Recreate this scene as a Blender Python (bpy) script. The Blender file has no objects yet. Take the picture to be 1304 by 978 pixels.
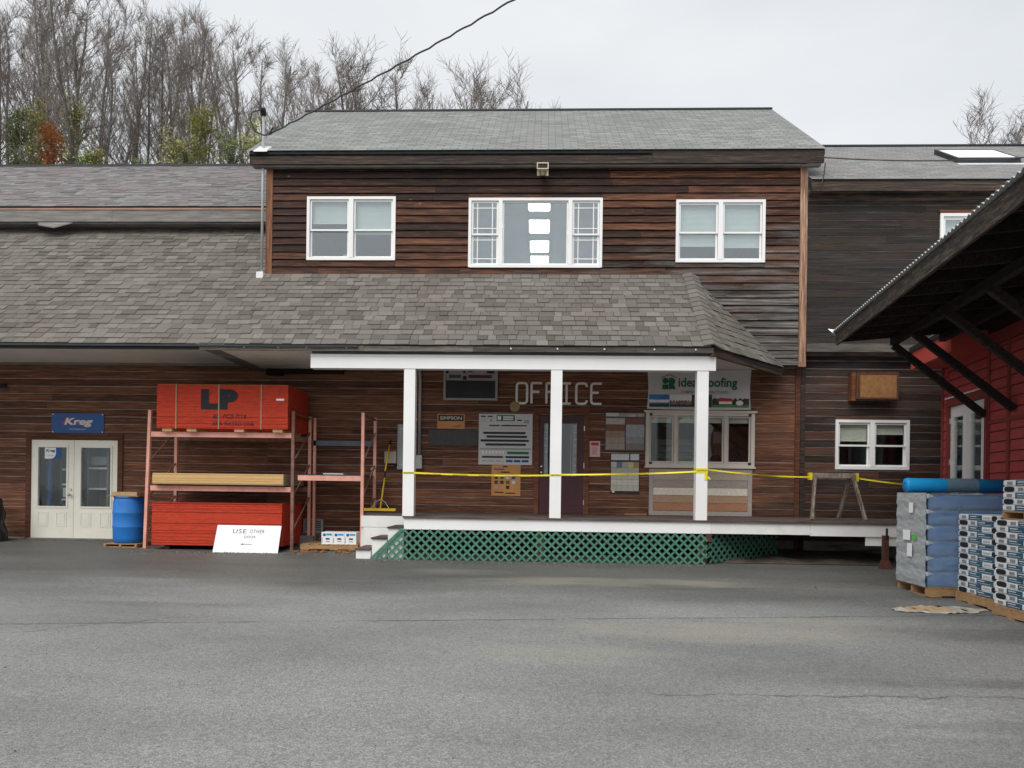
import bpy, math, random
from mathutils import Vector, Matrix, noise as mnoise
R = math.radians
scene = bpy.context.scene
col = scene.collection
rnd = random.Random(7)

# ------------------------------------------------------------------ camera, sky, sun, exposure
cam_d = bpy.data.cameras.new('camera'); cam = bpy.data.objects.new('camera', cam_d); col.objects.link(cam)
cam_d.sensor_fit = 'HORIZONTAL'; cam_d.sensor_width = 36.0; cam_d.lens = 27.0
cam_d.shift_y = 133.0 / 1304.0; cam_d.clip_start = 0.05; cam_d.clip_end = 2000
cam.location = (0, -15.6, 1.17)
cam.rotation_euler = (Matrix.Rotation(R(2.17), 3, 'Z') @ Matrix.Rotation(R(90), 3, 'X') @ Matrix.Rotation(R(0.75), 3, 'Z')).to_euler()
scene.camera = cam
SUN_EL, SUN_AZ = 52, 205          # azimuth clockwise from +Y: the bright part of the cloud is behind the camera
w = bpy.data.worlds.new('World'); scene.world = w; w.use_nodes = True
nt = w.node_tree; nt.nodes.clear()
wo = nt.nodes.new('ShaderNodeOutputWorld'); bg = nt.nodes.new('ShaderNodeBackground')
sky = nt.nodes.new('ShaderNodeTexSky'); sky.sky_type = 'NISHITA'; sky.sun_disc = False
sky.sun_elevation = R(SUN_EL); sky.sun_rotation = R(SUN_AZ); sky.air_density = 1; sky.dust_density = 4
tc = nt.nodes.new('ShaderNodeTexCoord'); mp = nt.nodes.new('ShaderNodeMapping'); mp.inputs['Scale'].default_value = (1, 1, 2.5)
cn = nt.nodes.new('ShaderNodeTexNoise'); cn.inputs['Scale'].default_value = 2.2; cn.inputs['Detail'].default_value = 5; cn.inputs['Roughness'].default_value = 0.5
cr = nt.nodes.new('ShaderNodeValToRGB')
cr.color_ramp.elements[0].position = 0.3; cr.color_ramp.elements[0].color = (4.15, 4.32, 4.48, 1)
cr.color_ramp.elements[1].position = 0.72; cr.color_ramp.elements[1].color = (5.05, 5.18, 5.26, 1)
mx = nt.nodes.new('ShaderNodeMix'); mx.data_type = 'RGBA'; mx.inputs['Factor'].default_value = 0.93
nt.links.new(tc.outputs['Generated'], mp.inputs['Vector']); nt.links.new(mp.outputs[0], cn.inputs['Vector'])
nt.links.new(cn.outputs['Fac'], cr.inputs['Fac'])
nt.links.new(sky.outputs[0], mx.inputs['A']); nt.links.new(cr.outputs[0], mx.inputs['B'])
nt.links.new(mx.outputs['Result'], bg.inputs['Color']); bg.inputs['Strength'].default_value = 0.1
nt.links.new(bg.outputs[0], wo.inputs['Surface'])
sl = bpy.data.lights.new('sun', 'SUN'); sl.energy = 1.5; sl.angle = R(50); sl.color = (1, 0.975, 0.94)
so = bpy.data.objects.new('sun', sl); col.objects.link(so); so.location = (0, -30, 40)
az = R(SUN_AZ); el = R(SUN_EL)
sdir = Vector((math.sin(az) * math.cos(el), math.cos(az) * math.cos(el), math.sin(el)))
so.rotation_euler = sdir.to_track_quat('Z', 'Y').to_euler()
scene.view_settings.view_transform = 'Standard'; scene.view_settings.look = 'None'
scene.view_settings.exposure = 0.88; scene.view_settings.gamma = 1; scene.view_settings.use_curve_mapping = False
try:
    scene.cycles.transparent_max_bounces = 16
except Exception: pass

# ------------------------------------------------------------------ helpers
W = {}
class MB:
    def __init__(s): s.v = []; s.f = []; s.m = []; s.t = []
    def face(s, pts, m=0, t=0.5):
        n = len(s.v); s.v += [tuple(p) for p in pts]; s.f.append(tuple(range(n, n + len(pts)))); s.m.append(m); s.t.append(t); return s
    def solid(s, b, fs, m=0, t=0.5):
        n = len(s.v); s.v += [tuple(p) for p in b]
        for f in fs: s.f.append(tuple(n + i for i in f)); s.m.append(m); s.t.append(t)
        return s
    def hexa(s, p, m=0, t=0.5):   # 8 points: bottom loop 0-3 (ccw from above), top loop 4-7
        return s.solid(p, [(3, 2, 1, 0), (4, 5, 6, 7), (0, 1, 5, 4), (1, 2, 6, 5), (2, 3, 7, 6), (3, 0, 4, 7)], m, t)
    def box(s, x0, x1, y0, y1, z0, z1, m=0, t=0.5):
        if x0 > x1: x0, x1 = x1, x0
        if y0 > y1: y0, y1 = y1, y0
        if z0 > z1: z0, z1 = z1, z0
        return s.hexa([(x0, y0, z0), (x1, y0, z0), (x1, y1, z0), (x0, y1, z0), (x0, y0, z1), (x1, y0, z1), (x1, y1, z1), (x0, y1, z1)], m, t)
    def bar(s, a, b, wd, th, up=(0, 0, 1), m=0):
        a = Vector(a); b = Vector(b); d = (b - a).normalized(); u = Vector(up)
        if abs(d.dot(u)) > .98: u = Vector((0, 1, 0))
        x = d.cross(u).normalized() * wd / 2; z = x.normalized().cross(d).normalized() * th / 2
        return s.hexa([a - x - z, a + x - z, b + x - z, b - x - z, a - x + z, a + x + z, b + x + z, b - x + z], m)
    def tube(s, pts, r, n=8, m=0, cap=True):
        pts = [Vector(p) for p in pts]; rs = r if isinstance(r, (list, tuple)) else [r] * len(pts)
        base = len(s.v); prev = None
        for i, p in enumerate(pts):
            d = (pts[min(i + 1, len(pts) - 1)] - pts[max(i - 1, 0)]).normalized()
            if prev is None:
                u = Vector((0, 0, 1)) if abs(d.z) < .9 else Vector((1, 0, 0)); x = d.cross(u).normalized()
            else: x = (prev - d * prev.dot(d)).normalized()
            prev = x; y = d.cross(x)
            for k in range(n):
                a = 2 * math.pi * k / n; s.v.append(tuple(p + (x * math.cos(a) + y * math.sin(a)) * rs[i]))
        for i in range(len(pts) - 1):
            for k in range(n):
                a = base + i * n + k; b = base + i * n + (k + 1) % n
                s.f.append((a, b, b + n, a + n)); s.m.append(m); s.t.append(.5)
        if cap and n > 3:
            s.f.append(tuple(base + k for k in range(n))[::-1]); s.m.append(m); s.t.append(.5)
            e = base + (len(pts) - 1) * n; s.f.append(tuple(e + k for k in range(n))); s.m.append(m); s.t.append(.5)
        return s
    def lathe(s, prof, c=(0, 0, 0), n=24, m=0):
        base = len(s.v)
        for r, z in prof:
            for k in range(n):
                a = 2 * math.pi * k / n; s.v.append((c[0] + r * math.cos(a), c[1] + r * math.sin(a), c[2] + z))
        for i in range(len(prof) - 1):
            for k in range(n):
                a = base + i * n + k; b = base + i * n + (k + 1) % n
                s.f.append((a, b, b + n, a + n)); s.m.append(m); s.t.append(.5)
        return s
    def mesh(s, name, mats, c=(0, 0, 0), smooth=False, tint=False):
        me = bpy.data.meshes.new(name)
        me.from_pydata([(p[0] - c[0], p[1] - c[1], p[2] - c[2]) for p in s.v], [], s.f)
        for m in (mats if isinstance(mats, (list, tuple)) else [mats]): me.materials.append(m)
        me.polygons.foreach_set('material_index', s.m)
        if smooth: me.polygons.foreach_set('use_smooth', [True] * len(s.f))
        if tint:
            at = me.attributes.new('tint', 'FLOAT', 'FACE'); at.data.foreach_set('value', s.t)
        me.update(); return me
    def build(s, name, mats, parent=None, smooth=False, tint=False, origin=None):
        xs = [p[0] for p in s.v]; ys = [p[1] for p in s.v]; zs = [p[2] for p in s.v]
        c = origin or ((min(xs) + max(xs)) / 2, (min(ys) + max(ys)) / 2, min(zs) if parent is None else (min(zs) + max(zs)) / 2)
        return place(name, s.mesh(name, mats, c, smooth, tint), c, parent)
def place(name, me, c, parent=None, scale=None):
    o = bpy.data.objects.new(name, me); col.objects.link(o); W[o.name] = Vector(c)
    if parent: o.parent = parent; o.location = Vector(c) - W[parent.name]
    else: o.location = c
    if scale: o.scale = scale
    return o
def tag(o, label=None, cat=None, group=None, kind=None):
    if label: o['label'] = label
    if cat: o['category'] = cat
    if group: o['group'] = group
    if kind: o['kind'] = kind
    return o
def thing(name, base, label, cat, group=None):
    o = bpy.data.objects.new(name, None); col.objects.link(o); o.location = base; o.empty_display_size = .2
    W[o.name] = Vector(base); return tag(o, label, cat, group)
def copy_tree(o, parent=None):
    c = o.copy(); col.objects.link(c); W[c.name] = W[o.name]
    if parent: c.parent = parent
    for ch in list(o.children): copy_tree(ch, c)
    return c

# ------------------------------------------------------------------ materials
def N(nt, t, **kw):
    n = nt.nodes.new(t)
    for k, v in kw.items():
        if k in n.inputs: n.inputs[k].default_value = v
        else: setattr(n, k, v)
    return n
def newmat(name):
    m = bpy.data.materials.new(name); m.use_nodes = True; nt = m.node_tree
    return m, nt, nt.nodes['Principled BSDF'], nt.links
def ramp(nt, *stops):
    r = nt.nodes.new('ShaderNodeValToRGB'); e = r.color_ramp.elements
    while len(e) < len(stops): e.new(.5)
    for i, (p, c) in enumerate(stops): e[i].position = p; e[i].color = (*c, 1) if len(c) == 3 else c
    return r
def mixc(nt, L, a, b, f, blend='MIX'):
    m = nt.nodes.new('ShaderNodeMix'); m.data_type = 'RGBA'; m.blend_type = blend
    for k, v in (('A', a), ('B', b), ('Factor', f)):
        if hasattr(v, 'is_linked') or isinstance(v, bpy.types.NodeSocket): L.new(v, m.inputs[k])
        elif k == 'Factor': m.inputs[k].default_value = v
        else: m.inputs[k].default_value = (*v, 1)
    return m.outputs['Result']
def math_(nt, L, op, a, b=0.0, clamp=False):
    m = nt.nodes.new('ShaderNodeMath'); m.operation = op; m.use_clamp = clamp
    for i, v in enumerate((a, b)):
        if isinstance(v, bpy.types.NodeSocket): L.new(v, m.inputs[i])
        else: m.inputs[i].default_value = v
    return m.outputs[0]
def plain(name, c, rough=.6, var=.18, scale=6, bump=.0, metal=0, spec=.4, stretch=(1, 1, 1), dirt=None, bscale=None):
    m, nt, p, L = newmat(name)
    g = N(nt, 'ShaderNodeNewGeometry'); mpn = N(nt, 'ShaderNodeMapping'); mpn.inputs['Scale'].default_value = stretch
    L.new(g.outputs['Position'], mpn.inputs['Vector'])
    n = N(nt, 'ShaderNodeTexNoise', Scale=scale, Detail=6.0, Roughness=.6); L.new(mpn.outputs[0], n.inputs['Vector'])
    lo = tuple(max(0, x * (1 - var)) for x in c); hi = tuple(min(1, x * (1 + var)) for x in c)
    r = ramp(nt, (.3, lo), (.7, hi)); L.new(n.outputs['Fac'], r.inputs['Fac']); out = r.outputs[0]
    if dirt:
        n2 = N(nt, 'ShaderNodeTexNoise', Scale=3.1, Detail=8.0, Roughness=.7); L.new(g.outputs['Position'], n2.inputs['Vector'])
        f = ramp(nt, (.5, (0, 0, 0)), (.75, (1, 1, 1))); L.new(n2.outputs['Fac'], f.inputs['Fac'])
        out = mixc(nt, L, out, dirt, math_(nt, L, 'MULTIPLY', f.outputs[0], .6))
    L.new(out, p.inputs['Base Color'])
    p.inputs['Roughness'].default_value = rough; p.inputs['Metallic'].default_value = metal; p.inputs['Specular IOR Level'].default_value = spec
    if bump:
        b = N(nt, 'ShaderNodeBump', Strength=bump, Distance=.01); nb = N(nt, 'ShaderNodeTexNoise', Scale=bscale or scale * 6, Detail=4.0)
        L.new(mpn.outputs[0], nb.inputs['Vector']); L.new(nb.outputs['Fac'], b.inputs['Height']); L.new(b.outputs[0], p.inputs['Normal'])
    return m
def wood(name, dark, mid, light, knot=(.28, .11, .05), stretch=(1.1, 1.1, 26), wear=None, greys=((.012, .010, .009), (.22, .20, .18)), bump=.5, rough=.75, rv=.5):
    """board wood: grain along the stretched axis, tone per board, knots; wear=(cx,cz,c) adds weathered greying that grows along X/Z"""
    m, nt, p, L = newmat(name)
    g = N(nt, 'ShaderNodeNewGeometry'); oi = N(nt, 'ShaderNodeObjectInfo')
    off = N(nt, 'ShaderNodeVectorMath', operation='SCALE'); off.inputs[0].default_value = (17.3, 7.1, 11.9); L.new(oi.outputs['Random'], off.inputs['Scale'])
    add = N(nt, 'ShaderNodeVectorMath', operation='ADD'); L.new(g.outputs['Position'], add.inputs[0]); L.new(off.outputs[0], add.inputs[1])
    mpn = N(nt, 'ShaderNodeMapping'); mpn.inputs['Scale'].default_value = stretch; L.new(add.outputs[0], mpn.inputs['Vector'])
    n = N(nt, 'ShaderNodeTexNoise', Scale=1.6, Detail=9.0, Roughness=.68, Distortion=.6); L.new(mpn.outputs[0], n.inputs['Vector'])
    tone = math_(nt, L, 'ADD', n.outputs['Fac'], math_(nt, L, 'MULTIPLY', math_(nt, L, 'SUBTRACT', oi.outputs['Random'], .5), rv))
    r = ramp(nt, (.34, dark), (.50, mid), (.68, light)); L.new(tone, r.inputs['Fac']); out = r.outputs[0]
    mk = N(nt, 'ShaderNodeMapping'); sk = tuple(2.6 if s < 5 else 5.5 for s in stretch); mk.inputs['Scale'].default_value = sk; L.new(add.outputs[0], mk.inputs['Vector'])
    vo = N(nt, 'ShaderNodeTexVoronoi', Scale=1.0); L.new(mk.outputs[0], vo.inputs['Vector'])
    kd = math_(nt, L, 'ADD', vo.outputs['Distance'], math_(nt, L, 'MULTIPLY', math_(nt, L, 'SUBTRACT', n.outputs['Fac'], .5), .22))
    kf = ramp(nt, (.03, (1, 1, 1)), (.11, (0, 0, 0))); L.new(kd, kf.inputs['Fac'])
    has = N(nt, 'ShaderNodeSeparateColor'); L.new(vo.outputs['Color'], has.inputs[0])
    out = mixc(nt, L, out, knot, math_(nt, L, 'MULTIPLY', kf.outputs[0], math_(nt, L, 'MULTIPLY', math_(nt, L, 'GREATER_THAN', has.outputs[0], .45), math_(nt, L, 'MULTIPLY', has.outputs[1], .9))))
    sn = N(nt, 'ShaderNodeTexNoise', Scale=2.3, Detail=7.0, Roughness=.75); ms = N(nt, 'ShaderNodeMapping'); ms.inputs['Scale'].default_value = tuple(s * (.5 if s < 5 else 2.2) for s in stretch); L.new(add.outputs[0], ms.inputs['Vector']); L.new(ms.outputs[0], sn.inputs['Vector'])
    sr = ramp(nt, (.36, (.22, .20, .19)), (.50, (.9, .9, .9)), (.70, (1.7, 1.62, 1.55))); L.new(sn.outputs['Fac'], sr.inputs['Fac']); out = mixc(nt, L, out, sr.outputs[0], .85, 'MULTIPLY')
    if wear:
        sp = N(nt, 'ShaderNodeSeparateXYZ'); L.new(g.outputs['Position'], sp.inputs[0])
        big = N(nt, 'ShaderNodeTexNoise', Scale=.9, Detail=5.0, Roughness=.6); mb = N(nt, 'ShaderNodeMapping'); mb.inputs['Scale'].default_value = (1.0, 1.0, 4.5)
        L.new(g.outputs['Position'], mb.inputs['Vector']); L.new(mb.outputs[0], big.inputs['Vector'])
        f = math_(nt, L, 'ADD', math_(nt, L, 'MULTIPLY', sp.outputs['X'], wear[0]), math_(nt, L, 'MULTIPLY', sp.outputs['Z'], wear[1]))
        f = math_(nt, L, 'ADD', f, wear[2]); f = math_(nt, L, 'ADD', f, math_(nt, L, 'MULTIPLY', math_(nt, L, 'SUBTRACT', big.outputs['Fac'], .5), 3.2), True)
        g2 = N(nt, 'ShaderNodeTexNoise', Scale=1.0, Detail=8.0, Roughness=.7); m2 = N(nt, 'ShaderNodeMapping'); m2.inputs['Scale'].default_value = tuple(s * .8 for s in stretch)
        m2.inputs['Location'].default_value = (3, 9, 5); L.new(add.outputs[0], m2.inputs['Vector']); L.new(m2.outputs[0], g2.inputs['Vector'])
        gr = ramp(nt, (.36, greys[0]), (.55, tuple((a + b) * .3 for a, b in zip(*greys))), (.78, greys[1])); L.new(g2.outputs['Fac'], gr.inputs['Fac'])
        out = mixc(nt, L, out, gr.outputs[0], f)
    L.new(out, p.inputs['Base Color']); p.inputs['Roughness'].default_value = rough; p.inputs['Specular IOR Level'].default_value = .3
    b = N(nt, 'ShaderNodeBump', Strength=bump, Distance=.006); L.new(n.outputs['Fac'], b.inputs['Height']); L.new(b.outputs[0], p.inputs['Normal'])
    return m
def shingle_mat(name, a, b, c, blotch, bump=.6):
    m, nt, p, L = newmat(name)
    at = N(nt, 'ShaderNodeAttribute', attribute_name='tint'); g = N(nt, 'ShaderNodeNewGeometry')
    r = ramp(nt, (0, a), (.5, b), (1, c)); L.new(at.outputs['Fac'], r.inputs['Fac']); out = r.outputs[0]
    n1 = N(nt, 'ShaderNodeTexNoise', Scale=.7, Detail=4.0); L.new(g.outputs['Position'], n1.inputs['Vector'])
    f = ramp(nt, (.42, (0, 0, 0)), (.68, (1, 1, 1))); L.new(n1.outputs['Fac'], f.inputs['Fac'])
    out = mixc(nt, L, out, blotch, math_(nt, L, 'MULTIPLY', f.outputs[0], .35))
    n2 = N(nt, 'ShaderNodeTexNoise', Scale=170.0, Detail=3.0); L.new(g.outputs['Position'], n2.inputs['Vector'])
    gr = ramp(nt, (.3, (.55, .55, .55)), (.7, (1.35, 1.35, 1.35))); L.new(n2.outputs['Fac'], gr.inputs['Fac'])
    out = mixc(nt, L, out, gr.outputs[0], 1.0, 'MULTIPLY')
    L.new(out, p.inputs['Base Color']); p.inputs['Roughness'].default_value = .9; p.inputs['Specular IOR Level'].default_value = .25
    bp = N(nt, 'ShaderNodeBump', Strength=bump, Distance=.004); L.new(n2.outputs['Fac'], bp.inputs['Height']); L.new(bp.outputs[0], p.inputs['Normal'])
    return m
def glass_mat(name, refl=.18, tint=(.8, .86, .86), rough=.0):
    m, nt, p, L = newmat(name); nt.nodes.remove(p); out = nt.nodes['Material Output']
    t = N(nt, 'ShaderNodeBsdfTransparent'); t.inputs[0].default_value = (*tint, 1)
    gl = N(nt, 'ShaderNodeBsdfGlossy', Roughness=rough); gl.inputs['Color'].default_value = (.92, .955, .98, 1)
    g = N(nt, 'ShaderNodeNewGeometry'); dt = N(nt, 'ShaderNodeVectorMath', operation='DOT_PRODUCT'); L.new(g.outputs['Incoming'], dt.inputs[0]); L.new(g.outputs['Normal'], dt.inputs[1])
    sch = math_(nt, L, 'POWER', math_(nt, L, 'SUBTRACT', 1.0, math_(nt, L, 'ABSOLUTE', dt.outputs['Value'])), 5.0)
    f = math_(nt, L, 'ADD', math_(nt, L, 'MULTIPLY', sch, .96 - refl), .035 + refl, True)
    n = N(nt, 'ShaderNodeTexNoise', Scale=2.5, Detail=2.0); L.new(g.outputs['Position'], n.inputs['Vector'])
    b = N(nt, 'ShaderNodeBump', Strength=.06, Distance=.02); L.new(n.outputs['Fac'], b.inputs['Height']); L.new(b.outputs[0], gl.inputs['Normal'])
    mxs = N(nt, 'ShaderNodeMixShader'); L.new(f, mxs.inputs[0]); L.new(t.outputs[0], mxs.inputs[1]); L.new(gl.outputs[0], mxs.inputs[2]); L.new(mxs.outputs[0], out.inputs[0])
    return m
def emit(name, c, s):
    m, nt, p, L = newmat(name); p.inputs['Base Color'].default_value = (*c, 1); p.inputs['Emission Color'].default_value = (*c, 1); p.inputs['Emission Strength'].default_value = s
    return m

M = {}
M['siding_low'] = wood('siding_low', (.055, .022, .013), (.155, .062, .033), (.30, .130, .068), knot=(.03, .012, .008), wear=(.34, -.16, -1.15), rv=.15, greys=((.012, .009, .008), (.16, .13, .11)))
M['siding_up'] = wood('siding_up', (.009, .005, .004), (.040, .0155, .009), (.175, .070, .034), knot=(.40, .16, .07), wear=(.13, -.42, 2.25), rv=.22, greys=((.008, .007, .006), (.40, .36, .33)))
M['siding_right'] = wood('siding_right', (.009, .007, .006), (.027, .018, .013), (.065, .038, .026), knot=(.25, .12, .07), wear=(0, -.06, .75), greys=((.006, .0055, .0055), (.085, .078, .073)), rv=.18)
M['siding_rlow'] = wood('siding_rlow', (.022, .012, .009), (.060, .029, .019), (.12, .055, .036), knot=(.03, .012, .008), wear=(.03, .16, -.35), greys=((.012, .010, .010), (.17, .16, .15)), rv=.4)
M['trim'] = wood('trim', (.11, .042, .022), (.20, .085, .042), (.30, .14, .075), stretch=(22, 22, 1.1), rv=.1, wear=(.05, -.15, .1), knot=(.05, .02, .012))
M['trim_pale'] = wood('trim_pale', (.07, .035, .02), (.28, .155, .095), (.48, .32, .23), stretch=(22, 22, 1.1), rv=.1, knot=(.08, .03, .02))
M['trim_red'] = wood('trim_red', (.07, .025, .014), (.14, .05, .026), (.21, .085, .045), rv=.2, knot=(.03, .012, .008))
M['fascia'] = wood('fascia', (.05, .045, .04), (.14, .125, .11), (.26, .23, .20), knot=(.1, .05, .03), wear=(0, 0, .1), greys=((.02, .018, .016), (.24, .21, .18)), rv=.2)
M['fascia_dark'] = wood('fascia_dark', (.014, .011, .010), (.045, .032, .025), (.13, .08, .055), knot=(.16, .08, .05), rv=.2, wear=(0, 0, -.2))
M['fascia_grey'] = plain('fascia_grey', (.19, .18, .17), .8, .4, 2, .3, stretch=(1, 1, 14))
M['black_wood'] = wood('black_wood', (.006, .005, .005), (.016, .013, .011), (.04, .03, .024), knot=(.03, .02, .015), stretch=(14, 1.5, 14), rv=.2)
M['black_edge'] = wood('black_edge', (.012, .010, .009), (.04, .032, .026), (.13, .10, .08), knot=(.02, .015, .012), stretch=(14, 1.5, 18), rv=.2)
M['groove'] = plain('groove', (.25, .22, .20), .9, .75, 1.6, stretch=(1, 1, 7))
M['gap'] = plain('gap', (.012, .010, .009), .95, .3, 8)
M['soffit'] = plain('soffit', (.80, .75, .69), .8, .08, 1.5, .05)
M['white'] = plain('white', (.80, .80, .79), .5, .04, 1.5, .03)
M['white_worn'] = plain('white_worn', (.76, .755, .73), .55, .06, 3, .05, dirt=(.58, .55, .50))
M['vinyl'] = plain('vinyl', (.80, .80, .79), .35, .03, 2)
M['door_cream'] = plain('door_cream', (.84, .81, .71), .5, .05, 2, .02, dirt=(.72, .66, .53))
M['cream'] = plain('cream', (.60, .55, .48), .5, .08, 2, .02)
M['shingle_low'] = shingle_mat('shingle_low', (.098, .088, .076), (.148, .135, .118), (.195, .180, .158), (.145, .124, .106))
M['shingle_main'] = shingle_mat('shingle_main', (.20, .205, .20), (.25, .255, .248), (.30, .305, .297), (.17, .172, .168), .4)
M['shingle_left'] = shingle_mat('shingle_left', (.125, .122, .124), (.18, .172, .172), (.235, .226, .226), (.20, .15, .145))
M['shingle_right'] = shingle_mat('shingle_right', (.20, .20, .20), (.245, .245, .243), (.29, .29, .285), (.23, .205, .20))
M['underlay'] = plain('underlay', (.03, .029, .028), .95, .2, 5)
M['drip'] = plain('drip', (.03, .032, .036), .5, .2, 4, metal=.3)
M['copper_strip'] = plain('copper_strip', (.32, .20, .14), .7, .2, 3)
M['deck'] = wood('deck', (.05, .036, .032), (.10, .075, .068), (.17, .13, .12), rv=.2, knot=(.03, .02, .018))
M['green'] = plain('green', (.060, .185, .125), .6, .28, 9, .05, dirt=(.12, .18, .14))
M['earth'] = plain('earth', (.10, .08, .065), .95, .35, 5, .6, bscale=20)
M['concrete'] = plain('concrete', (.20, .19, .18), .9, .2, 6, .3)
M['glass'] = glass_mat('glass', .012, (.88, .91, .90))
M['glass_up'] = glass_mat('glass_up', .13, (.92, .95, .95))
M['glass_dark'] = glass_mat('glass_dark', .0, (.88, .90, .88))
M['blind'] = plain('blind', (.62, .66, .64), .7, .05, 2)
M['blind_white'] = plain('blind_white', (.72, .72, .66), .7, .05, 2)
M['interior'] = plain('interior', (.66, .69, .72), .85, .05, 2)
M['interior_tan'] = plain('interior_tan', (.52, .43, .28), .85, .08, 2)
M['interior_dark'] = plain('interior_dark', (.28, .27, .26), .85, .1, 2)
M['brown_panel'] = plain('brown_panel', (.30, .17, .08), .6, .15, 3, stretch=(10, 10, 1))
M['troffer'] = emit('troffer', (.90, 1.0, .98), 5.0)
M['rack_pink'] = plain('rack_pink', (.74, .36, .28), .6, .15, 4, .05, dirt=(.38, .17, .12))
M['rack_rust'] = plain('rack_rust', (.20, .105, .08), .75, .35, 9, .2, dirt=(.45, .20, .15))
M['osb_red'] = plain('osb_red', (.50, .042, .014), .75, .34, 9, .5, stretch=(1, 1, 14))
M['osb_top'] = plain('osb_top', (.40, .25, .12), .8, .3, 20, .3)
M['print_black'] = plain('print_black', (.012, .013, .018), .7, .2, 8)
M['strap'] = plain('strap', (.34, .24, .14), .6, .1, 6)
M['pine'] = plain('pine', (.62, .40, .17), .75, .12, 3, .1, stretch=(2, 2, 30))
M['pine_end'] = plain('pine_end', (.30, .27, .21), .8, .2, 8)
M['dunnage'] = plain('dunnage', (.50, .32, .15), .8, .2, 6, .2)
M['pallet'] = plain('pallet', (.36, .21, .10), .85, .3, 5, .3, stretch=(3, 3, 12), dirt=(.16, .10, .06))
M['barrel'] = plain('barrel', (.016, .16, .52), .4, .12, 3, .03, dirt=(.03, .20, .50))
M['steel_blue'] = plain('steel_blue', (.09, .12, .16), .6, .2, 4)
M['sign_white'] = plain('sign_white', (.78, .77, .80), .5, .03, 2)
M['marker'] = plain('marker', (.10, .10, .11), .8, .3, 30)
M['sign_blue'] = plain('sign_blue', (.015, .085, .27), .45, .08, 3)
M['print_white'] = plain('print_white', (.80, .80, .80), .5, .03, 4)
M['print_silver'] = plain('print_silver', (.62, .62, .64), .4, .1, 9)
M['print_red'] = plain('print_red', (.48, .03, .03), .5, .1, 4)
M['print_green'] = plain('print_green', (.01, .13, .055), .5, .1, 4)
M['print_grey'] = plain('print_grey', (.22, .22, .22), .6, .1, 4)
M['print_sky'] = plain('print_sky', (.04, .20, .48), .5, .5, 5)
M['print_tree'] = plain('print_tree', (.03, .05, .03), .6, .9, 25)
M['print_lawn'] = plain('print_lawn', (.10, .24, .06), .6, .3, 12)
M['print_village'] = plain('print_village', (.22, .15, .14), .6, .9, 22)
M['teal'] = plain('teal', (.025, .085, .14), .5, .2, 14)
M['elbox'] = plain('elbox', (.36, .38, .39), .5, .08, 3)
M['beige'] = plain('beige', (.42, .38, .30), .6, .1, 4)
M['conduit'] = plain('conduit', (.40, .40, .40), .45, .1, 4, metal=.4)
M['white_metal'] = plain('white_metal', (.70, .70, .70), .5, .08, 4)
M['black_plastic'] = plain('black_plastic', (.012, .012, .013), .35, .4, 6, .4)
M['black_rubber'] = plain('black_rubber', (.015, .015, .016), .7, .3, 6)
M['panel_black'] = plain('panel_black', (.022, .024, .028), .55, .1, 4)
M['panel_grey'] = plain('panel_grey', (.075, .076, .08), .7, .15, 10)
M['red_gap'] = plain('red_gap', (.05, .010, .008), .8, .2, 5)
M['frost'] = plain('frost', (.24, .25, .24), .6, .3, 40)
M['frame_grey'] = plain('frame_grey', (.36, .35, .34), .6, .08, 4)
M['board_white'] = plain('board_white', (.60, .60, .60), .6, .04, 3)
M['orange'] = plain('orange', (.58, .27, .075), .6, .1, 5)
M['orange_sign'] = plain('orange_sign', (.60, .27, .10), .6, .06, 5)
M['brass'] = plain('brass', (.30, .24, .11), .5, .3, 30, .2, metal=.3)
M['letter'] = plain('letter', (.82, .80, .78), .6, .1, 6)
M['door_plum'] = plain('door_plum', (.075, .022, .030), .5, .12, 3, .03)
M['door_brown'] = plain('door_brown', (.10, .03, .022), .6, .15, 3)
M['knob'] = plain('knob', (.62, .60, .56), .3, .1, 6, metal=.8)
M['knob_dark'] = plain('knob_dark', (.06, .05, .04), .4, .1, 6, metal=.6)
M['pink_note'] = plain('pink_note', (.75, .50, .52), .6, .08, 20)
M['yellow_tape'] = plain('yellow_tape', (.78, .66, .02), .4, .08, 8)
M['yellow'] = plain('yellow', (.72, .45, .02), .45, .08, 5)
M['saw_wood'] = wood('saw_wood', (.10, .085, .07), (.22, .185, .15), (.36, .31, .25), stretch=(10, 10, 2), rv=.2, knot=(.1, .07, .05))
M['rust'] = plain('rust', (.085, .032, .020), .9, .4, 12, .5, dirt=(.06, .025, .018))
M['rust_panel'] = plain('rust_panel', (.24, .115, .04), .8, .22, 14, .2, dirt=(.16, .06, .025))
M['red_paint'] = plain('red_paint', (.40, .060, .058), .6, .16, 3, .15, dirt=(.28, .045, .045), stretch=(1, 1, 5))
M['red_trim'] = plain('red_trim', (.22, .036, .030), .6, .12, 3, .05)
M['red_soffit'] = plain('red_soffit', (.48, .075, .055), .6, .08, 3)
M['metal_roof'] = plain('metal_roof', (.52, .53, .54), .45, .15, 3, metal=.5)
M['bundle_white'] = plain('bundle_white', (.66, .67, .69), .35, .06, 9, .05)
M['bundle_grey'] = plain('bundle_grey', (.45, .46, .48), .35, .12, 9, .1)
M['bale_blue'] = plain('bale_blue', (.035, .125, .33), .3, .2, 5, .3, bscale=14)
M['wrap_film'] = plain('wrap_film', (.36, .38, .39), .3, .18, 9, .9, stretch=(1, 1, 3), bscale=26)
M['film_blue'] = plain('film_blue', (.17, .22, .31), .25, .3, 7, .6, bscale=22)
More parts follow.
